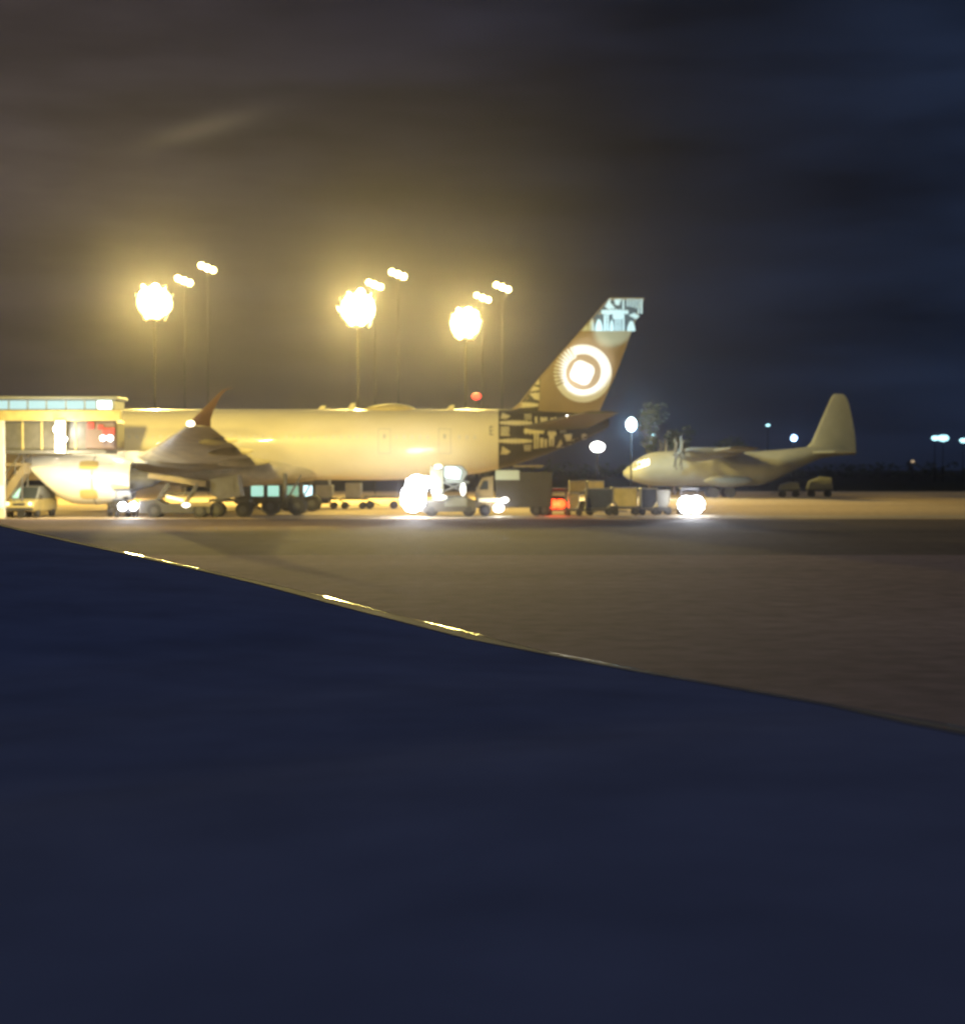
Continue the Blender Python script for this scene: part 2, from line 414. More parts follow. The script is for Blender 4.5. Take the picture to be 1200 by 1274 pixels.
    te = [(Z(519, YC), X(742, YC)), (Z(460, YC), X(768, YC)), (z1-.1, X(799, YC)), (z1, X(801, YC))]
    def li(k, z):
        for a, b2 in zip(k, k[1:]):
            if z <= b2[0]: break
        u = (z-a[0])/(b2[0]-a[0]); return a[1]+(b2[1]-a[1])*u
    zz = [z0-.5]+[z0+i*(z1-z0)/16 for i in range(17)]
    b = MB(); b.loft([foil((li(le, max(z, z0)), YC, z), (li(te, max(z, z0)), YC, z), .095, (0, 1, 0)) for z in zz])
    fin = b.build('tail_fin', BROWN, t, smooth=True, world=True)
    def finy(off):
        def f(x, z):
            a, c = li(le, z), li(te, z); u = min(1, max(0, (x-a)/(c-a))); return YC-naca(u, .095)*(c-a)-off
        return f
    gx = lambda px: X(px, YC-.2); gz = lambda py: Z(py, YC-.2)
    K = lambda pts: [(600+x/4.615, 340+y/4.615) for x, y in pts]
    def disc(cx, cy, r, n=36, sc=1): return [(cx+r*math.cos(2*math.pi*i/n), cy+r*sc*math.sin(2*math.pi*i/n)) for i in range(n)]
    # dark ground for the dorsal and the top band
    a505, a470 = li(le, Z(505, YC)), li(le, Z(470, YC))
    dk = [(li(le, z)+.12, z) for z in (gz(513), gz(500), gz(485), gz(470))]+[(gx(672), gz(470)), (gx(669), gz(513))]
    decal([dk], finy(.012), DARKB, 'dorsal_panel', fin)
    decal([[(li(le, gz(411))+.1, gz(411)), (li(le, gz(390))+.1, gz(390)), (li(le, gz(373))+.1, gz(373)), (li(te, gz(373))-.1, gz(373)), (li(te, gz(411))-.1, gz(411))]], finy(.012), mat('dark slate paint', (.07, .085, .10), .5), 'top_band', fin)
    dm = [spiky(222, 462, 333, 385, 10, .5), spiky(348, 470, 198, 250, 5, .5), [(395, 190), (410, 155), (440, 138), (470, 150), (470, 190)],
          [(385, 262), (470, 255), (470, 320), (430, 312)]]
    def clipx(poly):
        r = []
        for px, py in poly:
            x, z = gx(px), gz(py); r.append((max(x, li(le, z)+.10), z))
        return r
    decal([clipx(C(p)) for p in dm], finy(.024), CREAM, 'dorsal_motif', fin)
    dome = lambda a, b_, c, d: [(a, d), (a+(b_-a)*.08, c+(d-c)*.5), (a+(b_-a)*.3, c+(d-c)*.1), ((a+b_)/2, c), (b_-(b_-a)*.3, c+(d-c)*.1), (b_-(b_-a)*.08, c+(d-c)*.5), (b_, d)]
    tm = [tri(555, 603, 290, 330), dome(603, 640, 250, 330), dome(644, 688, 262, 330), rect(694, 706, 235, 330), rect(711, 722, 230, 330), dome(727, 752, 265, 330), rect(758, 766, 262, 330), rect(772, 780, 262, 330), rect(786, 794, 262, 330), rect(802, 812, 235, 330),
          dome(828, 876, 270, 330), spiky(680, 836, 203, 240, 8, .3), rect(745, 805, 225, 262), [(700, 190), (705, 150), (735, 144), (730, 165), (760, 200), (720, 205)],
          [(752, 150), (795, 146), (780, 185), (760, 180)], rect(800, 811, 150, 205), rect(826, 834, 146, 190), rect(842, 850, 146, 192), rect(858, 866, 146, 194), rect(874, 882, 146, 200), rect(890, 898, 146, 232), rect(905, 916, 146, 230), [(836, 240), (880, 262), (900, 245), (870, 225)]]
    decal([clipx(K(p)) for p in tm], finy(.024), mat('pale blue white paint', (.62, .72, .76), .5), 'band_motif', fin)
    cx, cy = 724.6, 464.6; k = 1/4.615
    arc = []
    a0, a1 = R(-150), R(112)
    ns = 48
    for i in range(ns):
        p0, p1 = a0+(a1-a0)*i/ns, a0+(a1-a0)*(i+1)/ns
        arc.append([(cx+math.cos(q)*r*k, cy-math.sin(q)*r*k) for q, r in ((p0, 166), (p1, 166), (p1, 104+8*math.sin(p1)), (p0, 104+8*math.sin(p0)))])
    for i in range(13):
        c0 = R(112+i*7.8+.5); w = R(2.9)
        arc.append([(cx+math.cos(q)*r*k, cy-math.sin(q)*r*k) for q, r in ((c0, 98), (c0+R(.4), 168), (c0+w*1.6, 166), (c0+w*1.9, 98))])
    core = [(cx-1+math.cos(R(d))*k*(68+5*math.cos(4*R(d-20))), cy-1-math.sin(R(d))*k*(68+5*math.cos(4*R(d-20)))) for d in range(0, 360, 10)]
    decal([[(gx(x), gz(y)) for x, y in p] for p in arc+[core]], finy(.024), PALE, 'round_emblem', fin)
    # rudder gap
    b = MB()
    b.bar((li(te, z0)-2.3, YC, z0), (li(te, z1)-.9, YC, z1), .02)
    # ---- stabilisers
    for s in (-1, 1):
        b = MB(); rs = []
        for i in range(7):
            u = i/6; y = YC+s*(.8+9.0*u)
            rs.append(foil((2.6+5.0*u, y, 6.75+1.0*u), (8.3+1.9*u, y, 6.75+1.0*u), .10, (0, 0, 1)))
        b.loft(rs); b.build('stabiliser', mat('tailplane paint darkened as shade', (.09, .08, .065), .6, noise=.12), t, smooth=True, world=True)  # underside shade is put into the tailplane colour
    # ---- wings
    YR, YT = YC-2.6, YC-30.0
    rl, rt = P(128, 583, YR), P(336, 583, YR)
    tl, tt = P(236, 527, YT), P(262, 531, YT)
    kl, kt = P(178, 566, YC-11), P(318, 575, YC-11)
    rl.z = rt.z = 4.0
    def mirror(v, s): return v if s < 0 else Vector((v.x, 2*YC-v.y, v.z))
    for s in (-1, 1):
        sec = []
        for u in [i/5 for i in range(6)]:
            sec.append((rl.lerp(kl, u), rt.lerp(kt, u), .13))
        for u in [i/8 for i in range(1, 9)]:
            sec.append((kl.lerp(tl, u), kt.lerp(tt, u), .11))
        b = MB(); b.loft([foil(mirror(a, s), mirror(c, s), th, (0, 0, 1)) for a, c, th in sec])
        w = b.build('wing', WINGP, t, smooth=True, world=True)
        # winglet
        wl = [(tl, tt), (P(241, 520, YT-.4), P(262, 522, YT-.4)), (P(250, 511, YT-.7), P(265, 512, YT-.7)), (P(260, 501, YT-1.0), P(270, 502, YT-1.0)), (P(270, 491, YT-1.3), P(275.5, 491.5, YT-1.3)), (P(277, 485, YT-1.5), P(281, 485.5, YT-1.5)), (P(287, 482, YT-1.6), P(290, 482.5, YT-1.6))]
        b = MB(); b.loft([foil(mirror(a, s), mirror(c, s), .12, (0, 1, .25*(-s))) for a, c in wl])
        b.build('winglet', mat('dark red brown paint', (.05, .021, .015), .6, noise=.15), w, smooth=True, world=True)
        # flap fairings
        for u in ((.12, .45, .75) if True else ()):
            c = kt.lerp(tt, u); L = 3.2-1.6*u
            c0 = Vector((c.x-L*.8, c.y, c.z-.35)); rr = []
            for q in range(9):
                v = q/8; r = .34*math.sin(math.pi*min(1, v*.93+.04))**.6*(1-.35*u)
                p = c0+Vector((L*1.25*v, 0, .15*v))
                rr.append([mirror(p+Vector((0, math.cos(2*math.pi*i/10)*r*.6, math.sin(2*math.pi*i/10)*r)), s) for i in range(10)])
            b = MB(); b.loft(rr); b.build('flap_fairing', WINGP, w, smooth=True, world=True)
        # engine
        YE = YC-9.6
        ecz = Z(597, YE); xe0 = X(78, YE); xe1 = X(166, YE); er = 1.80
        prof = [(0, 1.30), (-.02, 1.45), (.04, 1.56), (.3, 1.68), (.9, 1.77), (2.0, er), (3.2, er-.02), (4.2, er-.14), (5.2, 1.42)]
        scl = (xe1-xe0)/5.2
        def nring(x, r, n=32):
            o_ = []
            for i in range(n):
                a = 2*math.pi*i/n; zz_ = math.cos(a)*r
                sc = -(zz_+1.2)*1.02*max(0, 1-x/2.4)
                o_.append(mirror(Vector((xe0+x*scl+sc, YE+math.sin(a)*r, ecz+zz_*1.03)), s))
            return o_
        b = MB(); b.loft([nring(.9, 1.25)]+[nring(x, r) for x, r in prof]+[nring(5.15, 1.32), nring(4.0, 1.25)], caps=False)
        nc = b.build('engine', NAC, t, smooth=True, world=True)
        b = MB(); b.loft([nring(1.2, 1.27), nring(1.25, .35), nring(.75, .2), nring(.6, .05)], caps=True)
        b.build('fan', DARK, nc, smooth=True, world=True)
        b = MB(); b.loft([nring(3.9, 1.24), nring(4.9, 1.0), nring(6.0, .62), nring(6.6, .5), nring(7.3, .1)], caps=True)
        b.build('exhaust_cone', GREYM, nc, smooth=True, world=True)
        b = MB(); pr = [(xe0-.2, ecz+1.55), (xe0+1.0, ecz+2.0), (xe0+5.6, ecz+2.15), (xe0+8.5, ecz+1.9), (xe0+7.8, ecz+1.3), (xe0+4, ecz+1.2)]
        ye = YE if s < 0 else 2*YC-YE
        b.prism(pr, ye-.24, ye+.24); b.build('pylon', NAC, nc, bevel=.08, world=True)
        if s < 0:
            for (a_, b_, c_, d_) in ((97, 121, 573, 584), (98, 120, 609, 621)):
                x_0, x_1, z_0, z_1 = X(a_, YE-1.8), X(b_, YE-1.8), Z(d_, YE-1.8), Z(c_, YE-1.8)
                pl = [(x_0+(x_1-x_0)*(.5+.5*abs(math.cos(q))**.5*(1 if math.cos(q) > 0 else -1)), z_0+(z_1-z_0)*(.5+.5*abs(math.sin(q))**.5*(1 if math.sin(q) > 0 else -1))) for q in [R(i*15) for i in range(24)]]
                decal([pl], lambda x, z: YE-math.sqrt(max(.01, (er+.025)**2-((z-ecz)/1.03)**2)), mat('ochre access panel', (.52, .40, .16), .5), 'access_panel', nc, .12, .4)
            b = MB(); rr = [nring(2.55, er+.012), nring(2.62, er+.012)]; b.loft(rr, caps=False); b.build('cowl_seam', GREYM, nc, world=True)
    # tip light on near winglet
    p = P(237, 527, YT-.7)
    b = MB(); b.ball(p, .2, (1.3, .5, .9)); nl = b.build('wing_tip_light', mat('warm tip lamp', (1, 1, 1), emit=(1, .9, .7), es=5), t, smooth=True, world=True)
    # belly fairing
    b = MB(); rs = []
    for i in range(13):
        u = i/12; x = -33+23*u; e = math.sin(math.pi*u)**.5 if 0 < u < 1 else .02
        rs.append([Vector((x, YC+math.sin(2*math.pi*q/24)*3.0*max(e, .02), 3.75+math.cos(2*math.pi*q/24)*1.65*max(e, .02))) for q in range(24)])
    b.loft(rs); b.build('belly_fairing', WINGP, t, smooth=True, world=True)
    # cabin windows and doors
    wz = Z(544, YS)
    b = MB(); x = -44.0; first = None; nn = 0
    while x < -.6 and nn < 72:
        if not any(abs(x-d) < .9 for d in (-44.5, -30.4, -7.9, -3.1)):
            if first is None:
                g = MB(); pl = [Vector((math.cos(2*math.pi*i/12)*.13, 0, math.sin(2*math.pi*i/12)*.19)) for i in range(12)]
                g.loft([[q+Vector((0, -.015, 0)) for q in pl], [q+Vector((0, .05, 0)) for q in pl]])
                first = g.build('cabin_window', WINT, t)
                o = first
            else:
                o = first.copy(); COL.objects.link(o); o.parent = t
            o.location = Vector((x, side(x, wz, 0), wz))-t.location; nn += 1
        x += .62
    for xd in (-44.5, -30.4, X(478, YS), X(553, YS)):
        w_, h_ = .5, .95
        fr = [[(xd-w_, wz-h_-.3), (xd-w_+.05, wz-h_-.3), (xd-w_+.05, wz+h_-.3), (xd-w_, wz+h_-.3)], [(xd+w_-.05, wz-h_-.3), (xd+w_, wz-h_-.3), (xd+w_, wz+h_-.3), (xd+w_-.05, wz+h_-.3)],
              [(xd-w_, wz+h_-.3), (xd+w_, wz+h_-.3), (xd+w_, wz+h_-.25), (xd-w_, wz+h_-.25)], [(xd-w_, wz-h_-.35), (xd+w_, wz-h_-.35), (xd+w_, wz-h_-.3), (xd-w_, wz-h_-.3)], [(xd-.12, wz-.1), (xd+.12, wz-.1), (xd+.12, wz+.25), (xd-.12, wz+.25)]]
        decal(fr, lambda x, z: side(x, z, .015), mat('pale seam grey', (.50, .48, .38), .5), 'cabin_door', fus)
    # small registration marks near the tail
    rg = [rect(609, 610, 530, 541), rect(610, 613.5, 530, 531.2), rect(610, 613.5, 535, 536), rect(610, 613.5, 539.8, 541)]
    decal([[(fx(x), fz(y)) for x, y in p] for p in rg], lambda x, z: side(x, z, .015), GREYM, 'registration_mark', fus)
    # radome and antennas on top
    b = MB(); rs = []
    for i in range(11):
        u = i/10; x = X(452, YC)+(X(520, YC)-X(452, YC))*u; e = max(.03, math.sin(math.pi*u)**.55)
        rs.append([Vector((x, YC+math.sin(2*math.pi*q/16)*.75*e, 8.28+math.cos(2*math.pi*q/16)*.52*e)) for q in range(16)])
    b.loft(rs); b.build('satellite_radome', YEL, t, smooth=True, world=True)
    for px, h in ((437, .55), (400, .35), (560, .4)):
        b = MB(); x = X(px, YC); b.prism([(x-.35, 8.3), (x+.25, 8.3), (x+.35, 8.3+h), (x, 8.3+h)], YC-.03, YC+.03)
        b.build('blade_antenna', WHITE, t, world=True)
    # landing gear
    def gear(x, y, name, nw, r=.68):
        b = MB(); b.bar((x, y, r), (x, y+(.3 if y < YC else -.3), 3.2), .17); b.bar((x, y, r*1.2), (x+1.3, y, 3.1), .08)
        g = b.build(name, GREYM, t, smooth=True, world=True)
        for dx in ((-1.0, 1.0) if nw == 4 else (0,)):
            for dy in (-.7, .7):
                b = MB(); b.bar((x+dx, y+dy-.22, r), (x+dx, y+dy+.22, r), r, n=28); w = b.build('wheel', RUB, g, smooth=True, bevel=.06, world=True)
                b = MB(); b.bar((x+dx, y+dy-.24, r), (x+dx, y+dy+.24, r), r*.42, n=16); b.build('hub', DARK, g, smooth=True, world=True)
        b = MB(); b.box((x, y, r), (2.0 if nw == 4 else .4, .3, .3)); b.build('bogie_beam', GREYM, g, bevel=.03, world=True)
    gear(X(354, YC-5.3), YC-5.3, 'landing_gear', 4); gear(X(354, YC-5.3), YC+5.3, 'landing_gear', 4); gear(-44, YC, 'nose_gear', 2, .5)
    # logo lights
    for s in (-1, 1):
        b = MB(); lp = Vector((6.6, YC+s*6.6, 7.55)); b.box(lp, (.35, .2, .16)); lb = b.build('logo_light', E_WHT, t, bevel=.03, world=True)
        lamp('logo_lamp', 'SPOT', lp+Vector((0, 0, .25)), 4200, (.95, .97, 1), t, aim=(X(728, YC), YC, Z(458, YC)), spot_size=R(34), spot_blend=.5, shadow_soft_size=.1)
        lamp('logo_lamp', 'SPOT', lp+Vector((.1, 0, .25)), 11000, (.40, .78, 1), t, aim=(X(772, YC), YC, Z(386, YC)), spot_size=R(24), spot_blend=.5, shadow_soft_size=.1)
    return t
jet = airliner()

# ------------------------------------------------------------------ four-engine propeller transport
def transport():
    YA = 186.0
    t = thing('military_transport', 'grey four-propeller transport aircraft with tall rounded fin at right', 'airplane', (X(900, YA), YA, 0))
    raw = [(775, 587, 591), (778, 583, 594), (785, 577.5, 598), (795, 570, 601), (803, 565.5, 603), (815, 562.5, 604.5), (840, 561.5, 605), (940, 561.5, 605), (955, 560.5, 601), (970, 559.5, 594.5), (985, 558, 586.5), (1005, 556, 577), (1022, 555.5, 570), (1045, 557.5, 567), (1062, 560, 565)]
    keys = []
    for px, a, b_ in raw:
        za, zb = Z(a, YA), Z(b_, YA); rz = (za-zb)/2
        keys.append((X(px, YA), (za+zb)/2, rz, min(2.15, rz*1.15+.1)))
    xs = [keys[0][0]+(keys[-1][0]-keys[0][0])*(i/46)**1.0 for i in range(47)]
    xs = sorted(xs+[keys[0][0]+.15, keys[0][0]+.45])
    b = MB(); rr = []
    for x in xs:
        zc, rz, ry = cinterp(keys, x); rr.append([Vector((x, YA+math.sin(2*math.pi*i/32)*ry, zc+math.cos(2*math.pi*i/32)*rz)) for i in range(32)])
    b.loft(rr); fu = b.build('fuselage', MIL, t, smooth=True, world=True)
    def side(x, z, off=.03):
        zc, rz, ry = cinterp(keys, x); q = (z-zc)/rz; return YA-(ry+off)*math.sqrt(max(0, 1-q*q))
    # cockpit glazing
    gl = mat('lit cockpit glass', (.5, .5, .45), .1, spec=1, emit=(1, .93, .72), es=5)
    for a, c in ((786.5, 790.5), (791.2, 795.5), (796.2, 800.5), (801.2, 805)):
        bm = MB(); pts = [(a, 582.5-(a-786)*.36+1.5), (c, 582.5-(c-786)*.36+2.5), (c, 574.5-(c-786)*.20), (a, 577.5-(a-786)*.26)]
        for seq in [[(X(x, YA), Z(y, YA)) for x, y in pts]]:
            vs = [bm.bm.verts.new((x, side(x, z, .05), z)) for x, z in seq]; v2 = [bm.bm.verts.new((x, side(x, z, -.05), z)) for x, z in seq]
            bm.bm.faces.new(vs); bm.bm.faces.new(v2[::-1])
            for i in range(4): bm.bm.faces.new((vs[i], v2[i], v2[(i+1) % 4], vs[(i+1) % 4]))
        bm.build('cockpit_window', gl, fu, world=True)
    # door
    x0, x1 = X(838, YA), X(845, YA); bm = MB()
    vs = [bm.bm.verts.new((x, side(x, z, .02), z)) for x, z in ((x0, Z(601, YA)), (x1, Z(601, YA)), (x1, Z(583, YA)), (x0, Z(583, YA)))]
    bm.bm.faces.new(vs); bm.build('crew_door', GREYM, fu, world=True)
    # fin
    fp = [(566, 1000, 1064), (556, 1003, 1064), (551, 1008, 1063.5), (540, 1013, 1062.5), (520, 1021.5, 1059), (503, 1029, 1055), (496, 1032, 1052.5), (492, 1034, 1050), (490, 1037, 1046.5)]
    b = MB(); b.loft([foil((X(a, YA), YA, Z(py, YA)), (X(c, YA), YA, Z(py, YA)), .09 if i < 8 else .05, (0, 1, 0)) for i, (py, a, c) in enumerate(fp)])
    b.build('tail_fin', MIL, t, smooth=True, world=True)
    for s in (-1, 1):
        b = MB(); b.loft([foil((X(1006, YA)+1.2*u, YA+s*(.3+7.6*u), Z(563, YA)), (X(1062, YA)-1.4*u, YA+s*(.3+7.6*u), Z(563, YA)), .10, (0, 0, 1)) for u in (0, .3, .6, .9, 1)])
        b.build('stabiliser', MIL, t, smooth=True, world=True)
        # high wing
        wx0, wx1 = X(868, YA), X(921, YA); wzz = Z(563.5, YA)
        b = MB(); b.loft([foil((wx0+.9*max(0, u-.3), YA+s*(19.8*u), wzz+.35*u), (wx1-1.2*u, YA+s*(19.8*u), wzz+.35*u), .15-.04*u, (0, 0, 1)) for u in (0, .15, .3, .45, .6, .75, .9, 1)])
        w = b.build('wing', MIL_SHADE, t, smooth=True, world=True)
        for yo in (5.0, 10.2):
            y = YA+s*yo; zc = wzz-.25+.35*yo/19.8
            rr = []
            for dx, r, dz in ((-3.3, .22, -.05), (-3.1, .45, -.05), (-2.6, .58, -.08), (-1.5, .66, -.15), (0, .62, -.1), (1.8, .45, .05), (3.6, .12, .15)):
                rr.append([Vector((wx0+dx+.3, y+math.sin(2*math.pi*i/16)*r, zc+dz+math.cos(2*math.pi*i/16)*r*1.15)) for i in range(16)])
            b = MB(); b.loft(rr); e = b.build('engine', MIL_SHADE, w, smooth=True, world=True)
            b = MB(); hx = wx0-3.15; b.loft([[Vector((hx+dx, y+math.sin(2*math.pi*i/12)*r, zc-.05+math.cos(2*math.pi*i/12)*r)) for i in range(12)] for dx, r in ((-.7, .03), (-.5, .2), (.1, .3))])
            for kk in range(6):
                an = R(60*kk+15); d = Vector((0, math.sin(an), math.cos(an))); pd = Vector((0, math.cos(an), -math.sin(an)))
                c = Vector((hx-.2, y, zc-.05))
                rr = [[c+d*q+pd*wd+Vector((.04, 0, 0)), c+d*q-pd*wd+Vector((.1, 0, 0)), c+d*q-pd*wd-Vector((.04, 0, 0)), c+d*q+pd*wd-Vector((.1, 0, 0))] for q, wd in ((.2, .08), (.7, .16), (1.5, .2), (2.0, .1))]
                b.loft(rr)
            b.build('propeller', MILD, e, world=True)
        # wheel sponson
        b = MB(); rr = []
        for i in range(9):
            u = i/8; e = max(.05, math.sin(math.pi*u)**.5); x = X(872, YA)+(X(934, YA)-X(872, YA))*u
            rr.append([Vector((x, YA+s*1.9+math.sin(2*math.pi*q/16)*.75*e, 2.0+math.cos(2*math.pi*q/16)*.75*e)) for q in range(16)])
        b.loft(rr); b.build('gear_pod', MIL, t, smooth=True, world=True)
        for dx in (885, 905):
            b = MB(); x = X(dx, YA); b.bar((x, YA+s*2.0-.25, .62), (x, YA+s*2.0+.25, .62), .62, n=20); b.bar((x, YA+s*2, .7), (x, YA+s*2, 1.9), .12)
            b.build('wheel', RUB, t, smooth=True, world=True)
    b = MB(); x = X(800, YA); b.bar((x, YA-.3, .45), (x, YA+.3, .45), .45, n=18); b.bar((x, YA, .5), (x, YA, 2.2), .1); b.build('nose_wheel', RUB, t, smooth=True, world=True)
    b = MB(); b.bar((X(828, YA), YA-.2, Z(563, YA)), (X(829, YA), YA-.2, Z(556, YA)), .12); b.build('antenna', GREYM, t, world=True)
    return t
transport()

# ------------------------------------------------------------------ floodlight masts
HEAD = {}
def mast(px, py, Y, power, label, nl=25, rr=2.02, lr=.46, group='floodlight masts behind the airliner', small=False, name='floodlight_mast', xyz=None, bloom=0):
    p = P(px, py, Y) if xyz is None else Vector(xyz)
    t = thing(name, label, 'light mast', (p.x, p.y, 0), 0, group)
    b = MB(); b.bar((0, 0, 0), (0, 0, p.z+.6), .11, .05, n=12); b.build('pole', POLEM, t, smooth=True)
    b = MB()
    for i in range(24):
        a0, a1 = 2*math.pi*i/24, 2*math.pi*(i+1)/24
        b.bar((math.cos(a0)*rr*.7, math.sin(a0)*rr*.7, p.z+.5), (math.cos(a1)*rr*.7, math.sin(a1)*rr*.7, p.z+.5), .06, n=5)
    for i in range(4):
        a = math.pi/2*i; b.bar((0, 0, p.z+.5), (math.cos(a)*rr*.7, math.sin(a)*rr*.7, p.z+.5), .05, n=5)
    b.build('head_frame', GREYM, t)
    if bloom:
        b = MB(); b.ball((0, 0, p.z), bloom, (1, 1, .96), 4); b.build('bloom_ball', E_BLOOM, t, smooth=True)  # added glowing ball imitating bloom, not a part of the mast
    for i in range(nl):
        tr_ = i % 5; a = 2*math.pi*(i//5)/(nl//5)+tr_*.37
        k = (.60, .9, 1.0, .9, .60)[tr_]*rnd.uniform(.82, 1.12); q = Vector((math.cos(a)*rr*k, math.sin(a)*rr*k, p.z+((1.75, .92, 0, -.92, -1.75)[tr_]+rnd.uniform(-.16, .16))*rr/2.25)); d = Vector((math.cos(a), math.sin(a), -.45)).normalized()
        b = MB(); b.bar(q-d*.35, q, lr*.6, lr); h = b.build('floodlight', DARK, t, smooth=True)
        b = MB(); b.bar(q+d*.004, q+d*.06, lr*.92, n=16); b.build('lens', E_SOD, h, smooth=True)
    lamp('mast_lamp', 'POINT', (p.x, p.y-max(rr, bloom)-.5, p.z), power, SODIUM, t, shadow_soft_size=.6)
    return t
mast(192, 376, 172, P_MAST, 'leftmost of the three big sodium floodlight masts glowing above the airliner', bloom=1.92)
mast(445, 384, 172, P_MAST, 'middle of the three big sodium floodlight masts glowing above the airliner', bloom=1.92)
mast(579, 402, 172, P_MAST*.8, 'rightmost of the three big sodium floodlight masts, nearest the patterned tail', rr=1.8, lr=.42, bloom=1.68)
sm = [(229, 349, 'window reflection built as a small mast just right of the leftmost big one', 3, .62), (258, 333, 'window reflection built as a small high mast farther right of the leftmost big one', 3, .62),
      (466, 354, 'window reflection built as a small mast just right of the middle big one', 3, .6), (495, 341, 'window reflection built as a small high mast between the middle and right big ones', 3, .62),
      (600, 370, 'window reflection built as a small mast just right of the rightmost big one', 3, .52), (624.5, 357, 'window reflection built as a small high mast closest above the patterned tail', 3, .58)]
for px, py, l, n, r in sm:  # added masts standing in for window pane reflections of the big floodlights
    p = P(px, py, 205)
    t = thing('floodlight_mast', l, 'light mast', (p.x, p.y, 0), 0, 'small masts standing in for window reflections')
    b = MB(); b.bar((0, 0, 0), (0, 0, p.z), .07, .03); b.bar((-1.0, 0, p.z+.35), (1.0, 0, p.z-.35), .06); b.build('pole', POLEM, t, smooth=True)
    for i in range(n):
        c = Vector((-.8+.8*i, -.1, p.z+.3-.3*i)); b = MB(); b.bar(c+Vector((0, .3, .1)), c, .25, .42*r/.6); h = b.build('floodlight', DARK, t, smooth=True)
        b = MB(); b.bar(c+Vector((0, -.01, 0)), c+Vector((0, -.07, -.02)), .40*r/.6, n=14); b.build('lens', E_SOD, h)
    lamp('mast_lamp', 'POINT', p+Vector((0, -.7, -.5)), 5000, SODIUM, t, shadow_soft_size=.4)
# mast beyond the left edge of the picture that lights the airliner's near side
for xyz, pw, aim, l, sz in (((-24.8, 70, 18), 92000, (-13, 121, 7), 'tall sodium floodlight mast nearest the stand, past the left edge', 84),
                       ((-75, 60, 22), 90000, (-20, 116, 2), 'sodium floodlight mast beside the pier, farther left of the stand', 60)):
    t = mast(0, 0, 0, 2000, l, xyz=xyz, group='terminal floodlight masts', nl=10, rr=1.2)
    lamp('mast_beam', 'SPOT', Vector(xyz)+(Vector(aim)-Vector(xyz)).normalized()*2.5, pw, SODIUM, t, aim=aim, spot_size=R(sz), spot_blend=.8, shadow_soft_size=.8)

